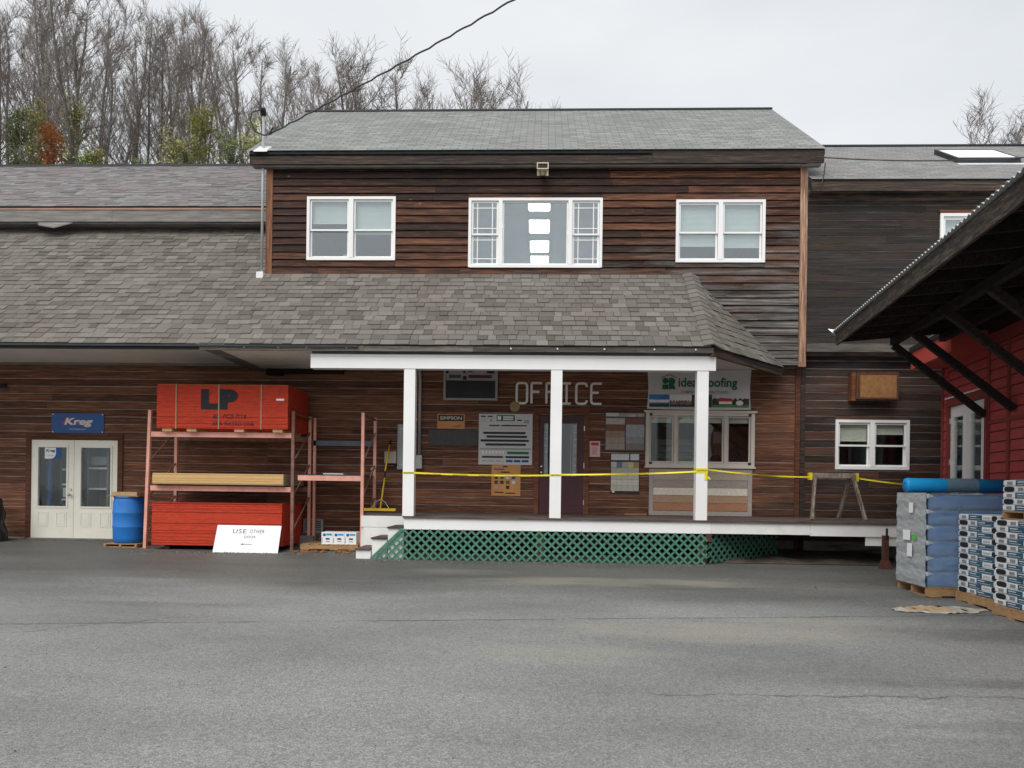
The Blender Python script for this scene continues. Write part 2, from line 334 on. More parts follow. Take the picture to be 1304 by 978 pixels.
def film_mat(name, c, f):
    m, nt, p, L = newmat(name); out = nt.nodes['Material Output']; p.inputs['Base Color'].default_value = (*c, 1); p.inputs['Roughness'].default_value = .22
    g = N(nt, 'ShaderNodeNewGeometry'); n = N(nt, 'ShaderNodeTexNoise', Scale=5.0, Detail=3.0, Roughness=.5); mpn = N(nt, 'ShaderNodeMapping'); mpn.inputs['Scale'].default_value = (1, 1, 3); L.new(g.outputs['Position'], mpn.inputs['Vector']); L.new(mpn.outputs[0], n.inputs['Vector'])
    b = N(nt, 'ShaderNodeBump', Strength=.5, Distance=.02); L.new(n.outputs['Fac'], b.inputs['Height']); L.new(b.outputs[0], p.inputs['Normal'])
    t = N(nt, 'ShaderNodeBsdfTransparent'); r = ramp(nt, (.3, (f * .75,) * 3), (.75, (min(1, f * 1.3),) * 3)); L.new(n.outputs['Fac'], r.inputs['Fac'])
    mxs = N(nt, 'ShaderNodeMixShader'); L.new(r.outputs[0], mxs.inputs[0]); L.new(t.outputs[0], mxs.inputs[1]); L.new(p.outputs[0], mxs.inputs[2]); L.new(mxs.outputs[0], out.inputs[0]); return m
M['front_film'] = film_mat('front_film', (.46, .58, .68), .27)
M['roll_blue'] = plain('roll_blue', (.010, .31, .68), .45, .08, 5, .05)
M['roll_label'] = plain('roll_label', (.12, .20, .26), .5, .6, 60, stretch=(8, 1, 1))
M['cardboard'] = plain('cardboard', (.42, .30, .17), .85, .15, 6, .1)
M['torn_paper'] = plain('torn_paper', (.40, .38, .33), .8, .4, 9, .3)
M['horn'] = plain('horn', (.55, .50, .38), .5, .08, 4)
M['bark'] = plain('bark', (.18, .16, .145), .95, .35, 3, .4, stretch=(4, 4, 1))
M['bark_dark'] = plain('bark_dark', (.13, .117, .107), .95, .35, 3, .4, stretch=(4, 4, 1))
M['twig'] = plain('twig', (.20, .172, .155), .95, .25, 3)
M['leaf_olive'] = plain('leaf_olive', (.30, .29, .09), .8, .5, 1.2)
M['leaf_green'] = plain('leaf_green', (.145, .185, .065), .8, .5, 1.2)
M['leaf_rust'] = plain('leaf_rust', (.36, .14, .05), .8, .4, 1.2)
M['hill'] = plain('hill', (.09, .075, .05), .95, .4, .6, .3)
M['wire'] = plain('wire', (.05, .05, .052), .7, .2, 4)
M['skylight'] = glass_mat('skylight', .75, (.6, .65, .7))
def asphalt():
    m, nt, p, L = newmat('asphalt'); g = N(nt, 'ShaderNodeNewGeometry'); sp = N(nt, 'ShaderNodeSeparateXYZ'); L.new(g.outputs['Position'], sp.inputs[0])
    X, Y = sp.outputs['X'], sp.outputs['Y']
    def nz(s, d=4.0, st=None, rgh=.6):
        n = N(nt, 'ShaderNodeTexNoise', Scale=s, Detail=d, Roughness=rgh)
        if st:
            q = N(nt, 'ShaderNodeMapping'); q.inputs['Scale'].default_value = st; L.new(g.outputs['Position'], q.inputs['Vector']); L.new(q.outputs[0], n.inputs['Vector'])
        else: L.new(g.outputs['Position'], n.inputs['Vector'])
        return n.outputs['Fac']
    fine = nz(110, 3.0, None, .85); mid = nz(24, 4.0); patch = nz(.45, 5.0, (.6, 1.3, 1))
    vo = N(nt, 'ShaderNodeTexVoronoi', Scale=80.0); L.new(g.outputs['Position'], vo.inputs['Vector'])
    r1 = ramp(nt, (.30, (.115, .118, .117)), (.5, (.215, .219, .214)), (.70, (.34, .345, .335))); L.new(fine, r1.inputs['Fac']); c = r1.outputs[0]
    st = ramp(nt, (.15, (.60, .60, .60)), (.5, (1, 1, 1)), (.85, (1.45, 1.45, 1.43))); L.new(N(nt, 'ShaderNodeSeparateColor').outputs[0], st.inputs['Fac']) if False else L.new(vo.outputs['Color'], st.inputs['Fac'])
    c = mixc(nt, L, c, st.outputs[0], .55, 'MULTIPLY')
    r2 = ramp(nt, (.3, (.74, .75, .76)), (.7, (1.18, 1.17, 1.15))); L.new(patch, r2.inputs['Fac']); c = mixc(nt, L, c, r2.outputs[0], 1.0, 'MULTIPLY')
    r3 = ramp(nt, (.3, (.84, .84, .84)), (.7, (1.14, 1.14, 1.14))); L.new(mid, r3.inputs['Fac']); c = mixc(nt, L, c, r3.outputs[0], 1.0, 'MULTIPLY')
    # asphalt gets darker towards the building, with a ragged noisy edge
    d = math_(nt, L, 'MULTIPLY', math_(nt, L, 'ADD', math_(nt, L, 'ADD', Y, 6.6), math_(nt, L, 'MULTIPLY', math_(nt, L, 'SUBTRACT', nz(.5, 5.0, (.5, 1.6, 1)), .5), 5.0)), .40, True)
    c = mixc(nt, L, c, (.50, .49, .46), d, 'MULTIPLY')
    # pale dust stains
    def blob(cx, cy, sx, sy, amt):
        dx = math_(nt, L, 'MULTIPLY', math_(nt, L, 'SUBTRACT', X, cx), 1 / sx); dy = math_(nt, L, 'MULTIPLY', math_(nt, L, 'SUBTRACT', Y, cy), 1 / sy)
        q = math_(nt, L, 'ADD', math_(nt, L, 'MULTIPLY', dx, dx), math_(nt, L, 'MULTIPLY', dy, dy))
        q = math_(nt, L, 'ADD', q, math_(nt, L, 'MULTIPLY', math_(nt, L, 'SUBTRACT', nz(1.6, 6.0, (.7, 2.5, 1)), .5), 2.6))
        return math_(nt, L, 'MULTIPLY', math_(nt, L, 'SUBTRACT', 1.0, q, True), amt)
    for b in ((.9, -4.4, 2.6, .45, .4), (2.0, -7.5, 2.3, .55, .42), (.2, -8.5, 1.1, .4, .25), (3.2, -6.9, 1.2, .2, .3), (-1.6, -3.6, 1.2, .35, .2)): c = mixc(nt, L, c, (.34, .315, .25), blob(*b))
    for b in ((-4.4, -6.6, 1.3, .18, .25), (-2.6, -4.9, 1.6, .2, .22), (-5.5, -3.2, 2.2, .3, .25), (4.6, -9.2, 2.6, .2, .5), (5.5, -10.4, 3.2, .7, .45), (5.0, -7.4, 2.2, .5, .4), (6.5, -4.5, 2.5, 1.2, .35)): c = mixc(nt, L, c, (.055, .055, .055), blob(*b))
    # cracks and a paving seam
    cw = nz(2.2, 7.0, None, .65)
    def crack(a, b_, wd, jit, amt, x0=-99, x1=99):
        e = math_(nt, L, 'SUBTRACT', Y, math_(nt, L, 'ADD', math_(nt, L, 'MULTIPLY', X, b_), a))
        e = math_(nt, L, 'ABSOLUTE', math_(nt, L, 'ADD', e, math_(nt, L, 'MULTIPLY', math_(nt, L, 'SUBTRACT', cw, .5), jit)))
        f = math_(nt, L, 'SUBTRACT', 1.0, math_(nt, L, 'MULTIPLY', e, 1 / wd), True)
        i = math_(nt, L, 'MULTIPLY', math_(nt, L, 'GREATER_THAN', X, x0), math_(nt, L, 'LESS_THAN', X, x1))
        br = ramp(nt, (.38, (.15, .15, .15)), (.55, (1, 1, 1))); L.new(nz(1.1, 4.0), br.inputs['Fac'])
        return math_(nt, L, 'MULTIPLY', math_(nt, L, 'MULTIPLY', f, i), math_(nt, L, 'MULTIPLY', br.outputs[0], amt))
    cr = [crack(-7.05, .135, .024, .16, .95), crack(-4.9, .62, .022, .5, .6, -6.6, -3.6), crack(-9.75, .05, .022, .35, .6, .8, 9)]
    tot = cr[0]
    for q in cr[1:]: tot = math_(nt, L, 'MAXIMUM', tot, q)
    c = mixc(nt, L, c, (.022, .022, .022), tot)
    L.new(c, p.inputs['Base Color'])
    rr = ramp(nt, (.35, (.50, .50, .50)), (.65, (.75, .75, .75))); L.new(patch, rr.inputs['Fac']); L.new(rr.outputs[0], p.inputs['Roughness']); p.inputs['Specular IOR Level'].default_value = .35
    h = math_(nt, L, 'SUBTRACT', math_(nt, L, 'ADD', fine, math_(nt, L, 'MULTIPLY', vo.outputs['Distance'], -.6)), math_(nt, L, 'MULTIPLY', tot, 2.0))
    b = N(nt, 'ShaderNodeBump', Strength=.8, Distance=.008); L.new(h, b.inputs['Height']); L.new(b.outputs[0], p.inputs['Normal'])
    return m
M['asphalt'] = asphalt()

# ------------------------------------------------------------------ ground and hill
def gz(y): return .04 * max(-24.0, min(0.0, y))
g = MB(); ys = [-250, -60, -24, -16, -12, -8, -4, 0, 6, 12, 60, 300]; xs = [-300, -60, -20, 20, 60, 300]
idx = {}
for j, y in enumerate(ys):
    for i, x in enumerate(xs): idx[i, j] = len(g.v); g.v.append((x, y, gz(y)))
for j in range(len(ys) - 1):
    for i in range(len(xs) - 1): g.f.append((idx[i, j], idx[i + 1, j], idx[i + 1, j + 1], idx[i, j + 1])); g.m.append(0); g.t.append(.5)
tag(g.build('parking_lot', M['asphalt'], origin=(0, 0, 0)), 'wide sloping grey asphalt yard with cracks and pale dusty stains', 'ground', kind='structure')
def sm(t): t = max(0, min(1, t)); return t * t * (3 - 2 * t)
def hill_z(x, y):
    h = 16.2 - 6.5 * sm((x + 26) / 26) + .6 * mnoise.noise((x * .1, y * .1, 0))
    return -.05 + h * sm((y - 10) / 20)
g = MB(); nx, ny = 48, 26; x0, x1, y0, y1 = -120, 120, 9.5, 120
for j in range(ny + 1):
    for i in range(nx + 1):
        x = x0 + (x1 - x0) * i / nx; y = y0 + (y1 - y0) * (j / ny) ** 1.7; g.v.append((x, y, hill_z(x, y)))
for j in range(ny):
    for i in range(nx):
        a = j * (nx + 1) + i; g.f.append((a, a + 1, a + nx + 2, a + nx + 1)); g.m.append(0); g.t.append(.5)
tag(g.build('hillside', M['hill'], smooth=True, origin=(0, 9.5, 0)), 'wooded hillside rising behind the wooden buildings', 'hill', kind='structure')

# ------------------------------------------------------------------ siding, shingles, windows
def cuts(x0, x1, holes):
    segs = [(x0, x1)]
    for a, b in holes:
        new = []
        for s, e in segs:
            if b <= s or a >= e: new.append((s, e)); continue
            if a > s: new.append((s, a))
            if b < e: new.append((b, e))
        segs = new
    return segs
def holed(x0, x1, z0, z1, y0, y1, holes, mb=None):
    mb = mb or MB(); zs = sorted({z0, z1, *[h[2] for h in holes], *[h[3] for h in holes]}); zs = [z for z in zs if z0 <= z <= z1]
    for a, b in zip(zs, zs[1:]):
        mid = (a + b) / 2
        for s, e in cuts(x0, x1, [(h[0], h[1]) for h in holes if h[2] < mid < h[3]]): mb.box(s, e, y0, y1, a, b)
    return mb
def unit_board(name, mat, top, bot, ch):
    mb = MB()   # unit board: x 0..1, z 0..1, front face y from -bot (bottom) to -top (top) with a chamfered upper edge
    prof = [(0, 0), (-bot, 0), (-top, 1 - ch), (-top * .4, 1), (0, 1)]
    n = len(prof)
    mb.v = [(0, y, z) for y, z in prof] + [(1, y, z) for y, z in prof]
    mb.f = [tuple(range(n))[::-1], tuple(range(n, 2 * n))] + [((i + 1) % n, i, n + i, n + (i + 1) % n) for i in range(n)]
    mb.m = [0] * len(mb.f); mb.t = [.5] * len(mb.f)
    mb.f = [tuple(reversed(f)) for f in mb.f]
    return mb.mesh(name, mat)
def clad(wall, me, x0, x1, z0, z1, Y, course, gap, holes, lo=2.4, hi=4.9, xmin=None, th=.02):
    z = z0; k = 0
    while z < z1 - .03:
        za, zb = z, min(z + course - gap, z1); sx = xmin(z) if xmin else x0
        hs = [h for h in holes if h[2] < zb and h[3] > za]
        lines = [(za, zb, [(h[0], h[1]) for h in hs], None)]
        for h in hs:       # slivers above or below an opening
            if h[2] > za + .03: lines.append((za, h[2], None, (h[0], h[1])))
            if h[3] < zb - .03: lines.append((h[3], zb, None, (h[0], h[1])))
        for a, b, hh, span in lines:
            segs = cuts(sx, x1, hh) if hh is not None else [span]
            for s, e in segs:
                p = s; first = True
                while p < e - .01:
                    ln = rnd.uniform(lo, hi) * (rnd.uniform(.3, 1) if first else 1); first = False
                    q = p + ln
                    if e - q < .6: q = e
                    place('board', me, (p, Y + rnd.uniform(-.002, .002), a), wall, (q - p - .003, th, b - a)); p = q
        z += course
def basis(origin, u, v):
    u = Vector(u).normalized(); v = Vector(v).normalized(); return Vector(origin), u, v, u.cross(v).normalized()
def shingle_field(parent, mat, origin, u, v, length_v, span, exposure, width, gap, wvar, part_rows, thick=.008, shift=.5, lift=.0, nparts=300, name='shingle'):
    """courses of tabs laid up a roof plane; the lowest courses are pieces of their own, the rest one mesh"""
    O, U, V, Nn = basis(origin, u, v); rest = MB(); cnt = 0; rows = int(length_v / exposure)
    meshes = []
    for t in range(9):
        b = MB(); h = 1.25
        b.hexa([(0, 0, .0), (1, 0, .0), (1, h, -.2), (0, h, -.2), (0, 0, 1), (1, 0, 1), (1, h, .15), (0, h, .15)], 0, t / 8); meshes.append(b.mesh(name, mat, tint=True))
    rot = Matrix((U, V, Nn)).transposed().to_4x4()
    for r in range(rows + 1):
        vv = r * exposure; hgt = min(exposure, length_v - vv)
        if hgt < .02: break
        s0, s1 = span(vv + exposure * .5); x = s0 - (rnd.random() * width if wvar else ((r % 2) * shift * width))
        while x < s1:
            ww = width * (rnd.uniform(1 - wvar, 1 + wvar) if wvar else 1); a, b = max(x, s0), min(x + ww - gap, s1); x += ww
            if b - a < .02: continue
            ti = min(8, max(0, int(rnd.gauss(4, 2.1) + .5))); th = thick * (rnd.choice((.5, 1, 1, 1.6)) if wvar else 1)
            if r < part_rows and cnt < nparts:
                o = bpy.data.objects.new(name, meshes[ti]); col.objects.link(o); o.parent = parent
                o.matrix_local = Matrix.Translation(O + U * a + V * (vv) + Nn * lift - W[parent.name]) @ rot @ Matrix.Diagonal((b - a, hgt, th, 1)); cnt += 1
            else:
                P = lambda du, dv, dn: O + U * du + V * (vv + dv * hgt) + Nn * (lift + dn * th)
                h = 1.2
                rest.solid([P(a, 0, 0), P(b, 0, 0), P(b, h, .15), P(a, h, .15), P(a, 0, 1), P(b, 0, 1)], [(4, 5, 2, 3), (0, 1, 5, 4), (0, 4, 3), (1, 2, 5)], 0, ti / 8)
    if rest.f: tag(rest.build(name + '_courses', mat, parent, tint=True), kind='stuff')
def glazing(win, x0, x1, z0, z1, y, mat): MB().box(x0, x1, y, y + .006, z0, z1).build('pane', mat, win)
def ring(mb, x0, x1, z0, z1, wd, y0, y1):
    wl, wr, wb, wt = wd if isinstance(wd, tuple) else (wd,) * 4
    mb.box(x0, x0 + wl, y0, y1, z0, z1); mb.box(x1 - wr, x1, y0, y1, z0, z1); mb.box(x0 + wl, x1 - wr, y0, y1, z0, z0 + wb); mb.box(x0 + wl, x1 - wr, y0, y1, z1 - wt, z1); return mb
def sash(win, x0, x1, z0, z1, y, mat, glass, wd=.035, muntin=False):
    ring(MB(), x0, x1, z0, z1, wd, y, y + .03).build('sash', mat, win)
    glazing(win, x0 + wd - .004, x1 - wd + .004, z0 + wd - .004, z1 - wd + .004, y + .012, glass)
    if muntin:
        for fx in (.22, .78): MB().box(x0 + (x1 - x0) * fx - .009, x0 + (x1 - x0) * fx + .009, y + .005, y + .011, z0 + wd, z1 - wd).build('muntin', mat, win)
        for fz in (.2, .8): MB().box(x0 + wd, x1 - wd, y + .002, y + .0045, z0 + (z1 - z0) * fz - .009, z0 + (z1 - z0) * fz + .009).build('muntin', mat, win)
def double_hung(win, x0, x1, z0, z1, Y, mat, glass, muntin=False, frac=.52):
    zm = z0 + (z1 - z0) * (1 - frac)
    sash(win, x0, x1, zm - .02, z1, Y - .012, mat, glass, .034, muntin); sash(win, x0, x1, z0, zm + .02, Y + .022, mat, glass, .036, muntin)
def blind(win, x0, x1, z0, z1, y, mat, bottom_rail=True):
    b = MB(); z = z1
    while z > z0:
        b.hexa([(x0, y - .012, z - .022), (x1, y - .012, z - .022), (x1, y + .008, z - .02), (x0, y + .008, z - .02), (x0, y - .006, z), (x1, y - .006, z), (x1, y + .012, z), (x0, y + .012, z)]); z -= .024
    b.box(x0, x1, y - .015, y + .01, z0 - .03, z0 - .002); b.build('blind', mat, win)
def text_mesh(s, mat, box, Y, parent, shear=0, bold=0.0, name='lettering', spacing=1.0, keep=False):
    """flat lettering fitted to box=(x0,x1,z0,z1) on the plane Y, facing -Y"""
    cu = bpy.data.curves.new('txt', 'FONT'); cu.body = s; cu.size = 1; cu.offset = bold; cu.space_character = spacing; cu.resolution_u = 3
    to = bpy.data.objects.new('txt', cu); me0 = bpy.data.meshes.new_from_object(to)
    vs = [(v.co.x + shear * v.co.y, v.co.y) for v in me0.vertices]; fs = [tuple(p.vertices) for p in me0.polygons]
    bpy.data.objects.remove(to); bpy.data.curves.remove(cu); bpy.data.meshes.remove(me0)
    if not vs: return
    xa, xb = min(v[0] for v in vs), max(v[0] for v in vs); za, zb = min(v[1] for v in vs), max(v[1] for v in vs)
    x0, x1, z0, z1 = box; mb = MB(); sx = (x1 - x0) / (xb - xa); sz = (z1 - z0) / (zb - za)
    mb.v = [(x0 + (a - xa) * sx, Y, z0 + (b - za) * sz) for a, b in vs]; mb.f = fs; mb.m = [0] * len(fs); mb.t = [.5] * len(fs)
    return mb.build(name, mat, parent)
def patch(mb, x0, x1, z0, z1, Y, m=0, th=.003): mb.box(x0, x1, Y - th, Y, z0, z1, m)
def disc(cx, cz, r, Y, th, n=20, sx=1):
    mb = MB(); p = [(cx + r * sx * math.cos(2 * math.pi * k / n), cz + r * math.sin(2 * math.pi * k / n)) for k in range(n)]
    mb.v = [(x, Y, z) for x, z in p] + [(x, Y - th, z) for x, z in p]
    mb.f = [tuple(range(n, 2 * n))] + [(k, (k + 1) % n, n + (k + 1) % n, n + k) for k in range(n)]; mb.m = [0] * (n + 1); mb.t = [.5] * (n + 1); return mb

low_me = unit_board('board', M['siding_low'], 1, 1, .07); up_me = unit_board('board', M['siding_up'], .45, 1.25, .03)
right_me = unit_board('board', M['siding_right'], .6, 1.0, .05); rlow_me = unit_board('board', M['siding_rlow'], 1, 1, .07); red_me = unit_board('board', M['red_paint'], .6, 1.1, .03)
SOF = 3.66     # soffit height
XM0, XM1 = -5.62, 5.16
def room(parent, x0, x1, y0, y1, z0, z1, wall, ceil=None, floor=None, t=.06):
    mb = MB(); mb.box(x0 - t, x0, y0, y1, z0, z1); mb.box(x1, x1 + t, y0, y1, z0, z1); mb.box(x0 - t, x1 + t, y1, y1 + t, z0, z1)
    mb.box(x0 - t, x1 + t, y0, y1 + t, z1, z1 + t, 1); mb.box(x0 - t, x1 + t, y0, y1 + t, z0 - t, z0, 2)
    return mb.build('room', [wall, ceil or wall, floor or M['interior_dark']], parent)
def gable_roof(parent, x0, x1, ye, ze, yr, zr, yb, zb, th=.1, mat=None, name='roof'):
    """double-pitched slab with ridge along X"""
    mb = MB()
    for (ya, za, yb_, zb_) in ((ye, ze, yr, zr), (yr, zr, yb, zb)):
        mb.hexa([(x0, ya, za - th), (x1, ya, za - th), (x1, yb_, zb_ - th), (x0, yb_, zb_ - th), (x0, ya, za), (x1, ya, za), (x1, yb_, zb_), (x0, yb_, zb_)])
    return mb.build(name, mat or M['underlay'], parent)
def beadboard(parent, x0, x1, y0, y1, z, mat, step=.09, name='soffit', slope=0.0):
    mb = MB(); x = x0
    while x < x1 - .01:
        e = min(x + step, x1); mb.box(x, e - .008, y0, y1, z, z + .02); x = e
    mb.box(x0, x1, y0, y1, z + .008, z + .03); return mb.build(name, mat, parent)

# ================================================================== left wing
LW = thing('wooden_building', (-10.8, 2, 0), 'long brown board-sided wing with grey shingled roof, left of the office', 'building')
DH = (-10.70, -8.65, -.02, 2.18)
wl = holed(-17, XM0 - .004, -.3, SOF + .3, -.011, .15, [(-10.62, -8.74, -.3, 2.08)]).build('wall', M['groove'], LW)
clad(wl, low_me, -17, XM0 - .004, .04, SOF, 0, .157, .014, [DH])
mb = MB(); mb.box(-17.1, -17, .02, 7.5, -.1, 6.6); mb.box(-17, XM0, 7.4, 7.5, -.1, 7.0); mb.build('end_wall', M['siding_low'], LW)
d = MB(); d.box(-10.70, -10.60, -.045, .06, -.02, 2.06); d.box(-8.76, -8.65, -.045, .06, -.02, 2.06); d.box(-10.70, -8.65, -.05, .06, 2.065, 2.18); d.build('door_casing', M['trim_red'], LW)
for (a, b, hand) in ((-10.596, -9.694, 1), (-9.686, -8.764, -1)):
    mb = MB(); wd = b - a; gx0, gx1 = a + .15, b - .15; gz0, gz1 = .68, 1.90
    mb = holed(a, b, .02, 2.055, -.02, .03, [(gx0, gx1, gz0, gz1)])
    dr = mb.build('door', M['door_cream'], LW)
    ring(MB(), gx0 - .035, gx1 + .035, gz0 - .035, gz1 + .035, .035, -.034, -.021).build('glazing_bead', M['door_cream'], dr)
    MB().box(gx0 - .005, gx1 + .005, .0, .008, gz0 - .005, gz1 + .005).build('pane', M['glass'], dr)
    for k in (0, 1):
        px0 = a + .14 + k * (wd - .28 - .23); ring(MB(), px0, px0 + .23, .26, .56, .022, -.028, -.021).build('moulding', M['door_cream'], dr)
        MB().box(px0 + .04, px0 + .19, -.027, -.021, .30, .52).build('raised_panel', M['door_cream'], dr)
    if hand == 1:
        h = MB(); h.tube([(b - .06, -.02, .92), (b - .06, -.075, .92)], [.012, .012], 10); h.tube([(b - .06, -.06, .92), (b - .06, -.075, .92), (b - .06, -.10, .92), (b - .06, -.112, .92)], [.014, .032, .032, .012], 12)
        h.build('knob', M['knob'], dr, True); MB().tube([(b - .06, -.02, 1.03), (b - .06, -.045, 1.03)], .028, 14).build('deadbolt', M['knob'], dr)
MB().box(-10.62, -8.74, -.10, .05, -.03, .018).build('sill', M['concrete'], LW)
room(LW, -12.2, -7.0, .16, 3.6, .0, 2.7, M['interior'], M['interior'], M['interior'])
# upper roof of the wing
r = gable_roof(LW, -17.2, XM0 - .01, 1.15, 7.32, 4.5, 9.62, 7.9, 7.3)
shingle_field(r, M['shingle_left'], (-17.2, 1.12, 7.325), (1, 0, 0), (0, 3.35, 2.30), 4.05, lambda v: (0, 17.2 + XM0 - .02), .15, .26, .002, .45, 2, .008, nparts=120)
MB().box(-17.2, XM0 - .01, 4.42, 4.58, 9.60, 9.665).build('ridge_cap', M['drip'], LW)
f = MB(); f.box(-17.2, -9.6, 1.10, 1.145, 6.98, 7.235); f.box(-9.6, XM0 - .02, 1.105, 1.148, 6.98, 7.235); f.build('fascia', M['fascia_grey'], LW)
MB().box(-17.2, XM0 - .02, 1.09, 1.15, 7.24, 7.28).build('drip_strip', M['copper_strip'], LW)
MB().box(-17.2, XM0 - .02, 1.15, 1.9, 6.95, 6.975).build('soffit', M['fascia_grey'], LW)
MB().box(-17.2, XM0 - .02, 1.9, 2.0, 5.5, 7.3).build('upper_wall', M['siding_low'], LW)
mb = MB(); mb.hexa([(-11.2, 1.0, 6.86), (-10.85, 1.0, 6.80), (-10.5, 1.12, 6.95), (-11.3, 1.12, 6.95), (-11.2, 1.0, 6.89), (-10.85, 1.0, 6.83), (-10.5, 1.12, 6.97), (-11.3, 1.12, 6.97)]); mb.build('bent_flashing', M['fascia_grey'], LW)
# triangular closing of the ridge end is hidden behind the office block

# ================================================================== office block
OB = thing('office_building', (0, 2, 0), 'two-storey brown wooden office block with three white windows upstairs', 'building')
OD = (-.15, .96, .60, 2.80); SW = (2.09, 4.26, 1.65, 2.75)
wo_ = holed(XM0, XM1, -.3, SOF + .3, -.011, .15, [(-.055, .86, .62, 2.67), (2.15, 4.20, 1.70, 2.70)]).build('wall', M['groove'], OB)
clad(wo_, low_me, XM0, XM1 - .08, .20, SOF, 0, .157, .014, [OD, SW])
MB().box(XM0, XM1, -.03, -.001, -.1, .195).build('foundation', M['concrete'], OB)
MB().box(5.06, 5.155, -.05, -.001, .0, SOF).build('corner_board', M['trim_red'], OB)
Wn = {'L': (-4.79, -2.99, 5.72, 7.0), 'C': (-1.52, 1.15, 5.585, 6.97), 'R': (2.60, 4.35, 5.69, 6.93)}
UY = -.25
wu = holed(XM0 + .002, XM1 - .002, SOF + .01, 7.75, UY, UY + .14, [(a + .05, b - .05, c + .05, d_ - .05) for a, b, c, d_ in Wn.values()]).build('upper_wall', M['gap'], OB)
clad(wu, up_me, XM0 + .13, XM1 - .14, SOF + .01, 7.56, UY, .148, .010, list(Wn.values()), 1.6, 4.4, xmin=lambda z: XM0 + .13 if z > 5.25 else 2.5, th=.030)
MB().box(XM0 - .01, XM0 + .125, UY - .035, UY - .001, 5.2, 7.56).build('corner_board', M['trim'], OB)
MB().box(XM1 - .135, XM1 + .01, UY - .035, UY - .001, SOF - .02, 7.56).build('corner_board', M['trim_pale'], OB)
mb = MB(); mb.box(XM0, XM0 + .1, UY + .142, 6.0, 3.9, 7.6); mb.box(XM1 - .1, XM1, UY + .142, 6.0, 3.9, 7.6); mb.box(XM0, XM1, 6.001, 6.1, 0, 7.6)
mb.build('side_wall', M['siding_up'], OB)
mb = MB()
for x in (XM0 + .02, XM1 - .12): mb.solid([(x, -.2, 7.55), (x, 6.0, 7.55), (x, 3.1, 10.15), (x + .1, -.2, 7.55), (x + .1, 6.0, 7.55), (x + .1, 3.1, 10.15)], [(0, 1, 2), (5, 4, 3), (0, 3, 4, 1), (1, 4, 5, 2), (2, 5, 3, 0)])
mb.build('gable', M['siding_up'], OB)
r = gable_roof(OB, -5.92, 5.43, -.45, 7.84, 3.2, 10.40, 6.85, 7.84)
shingle_field(r, M['shingle_main'], (-5.94, -.48, 7.845), (1, 0, 0), (0, 3.65, 2.56), 4.48, lambda v: (0, 11.39), .135, .30, .011, 0, 8, .006)
MB().box(-5.94, 5.45, 3.12, 3.28, 10.395, 10.435).build('ridge_cap', M['drip'], OB)
f = MB(); f.box(-5.90, 2.1, -.45, -.405, 7.585, 7.79); f.box(2.104, 5.41, -.453, -.408, 7.585, 7.79); f.build('fascia', M['fascia_dark'], OB)
for x in (-5.91, 5.38):
    mb = MB(); mb.hexa([(x, -.45, 7.59), (x + .04, -.45, 7.59), (x + .04, 3.2, 10.15), (x, 3.2, 10.15), (x, -.45, 7.78), (x + .04, -.45, 7.78), (x + .04, 3.2, 10.34), (x, 3.2, 10.34)])
    mb.build('rake_board', M['fascia_dark'], OB)
mb = MB(); mb.box(-5.87, 5.38, -.40, UY - .002, 7.565, 7.585); mb.box(-5.87, 5.38, -.398, -.36, 7.55, 7.564); mb.build('soffit', M['fascia_grey'], OB)
for key, (a, b, c, d_) in Wn.items():
    wn = ring(MB(), a, b, c, d_, .055, UY - .045, UY + .10)
    if key == 'C':
        wn.box(a + .60, a + .68, UY - .05, UY + .1, c + .055, d_ - .055); wn.box(b - .68, b - .60, UY - .05, UY + .1, c + .055, d_ - .055)
        wn.box(a + .03, b - .03, UY - .055, UY - .047, c - .01, c + .045)
    else: wn.box((a + b) / 2 - .045, (a + b) / 2 + .045, UY - .05, UY + .1, c + .055, d_ - .055)
    win = wn.build('window', M['vinyl'], OB)
    if key == 'C':
        double_hung(win, a + .06, a + .595, c + .06, d_ - .06, UY, M['vinyl'], M['glass_up'], True); double_hung(win, b - .595, b - .06, c + .06, d_ - .06, UY, M['vinyl'], M['glass_up'], True)
        sash(win, a + .685, b - .685, c + .06, d_ - .06, UY - .01, M['vinyl'], M['glass_up'], .025)
    else:
        for i, (s, e) in enumerate(((a + .06, (a + b) / 2 - .05), ((a + b) / 2 + .05, b - .06))):
            double_hung(win, s, e, c + .06, d_ - .06, UY, M['vinyl'], M['glass_up'])
            low = {'L0': .62, 'L1': .45, 'R0': .30, 'R1': .28}[key + str(i)]
            blind(win, s + .02, e - .02, c + (d_ - c) * low, d_ - .07, UY + .085, M['blind'])
room(OB, -5.4, 4.95, UY + .15, 5.7, 5.05, 7.30, M['interior'], M['interior'], M['interior_dark'])
mb = MB(); mb.box(-2.1, -2.0, UY + .15, 5.7, 5.06, 7.29); mb.box(2.0, 2.1, UY + .15, 5.7, 5.06, 7.29); mb.build('partition', M['interior'], OB)
for i, y in enumerate((.78, 2.25, 3.72, 4.95)):
    t = thing('ceiling_light', (-.12, y, 7.22), ['', '', '', ''][i] or ['lit ceiling panel nearest the glass in the middle upstairs window, cut by its top', 'upper full glowing ceiling panel seen through the middle upstairs window', 'lower full glowing ceiling panel seen through the middle upstairs window', 'farthest glowing ceiling panel at the bottom of the middle upstairs window'][i], 'ceiling light', 'ceiling lights upstairs')
    ring_ = MB(); ring_.box(-.37, .13, y - .45, y + .45, 7.262, 7.30); ring_.build('housing', M['white_metal'], t)
    MB().box(-.34, .10, y - .42, y + .42, 7.245, 7.261).build('diffuser', M['troffer'], t)
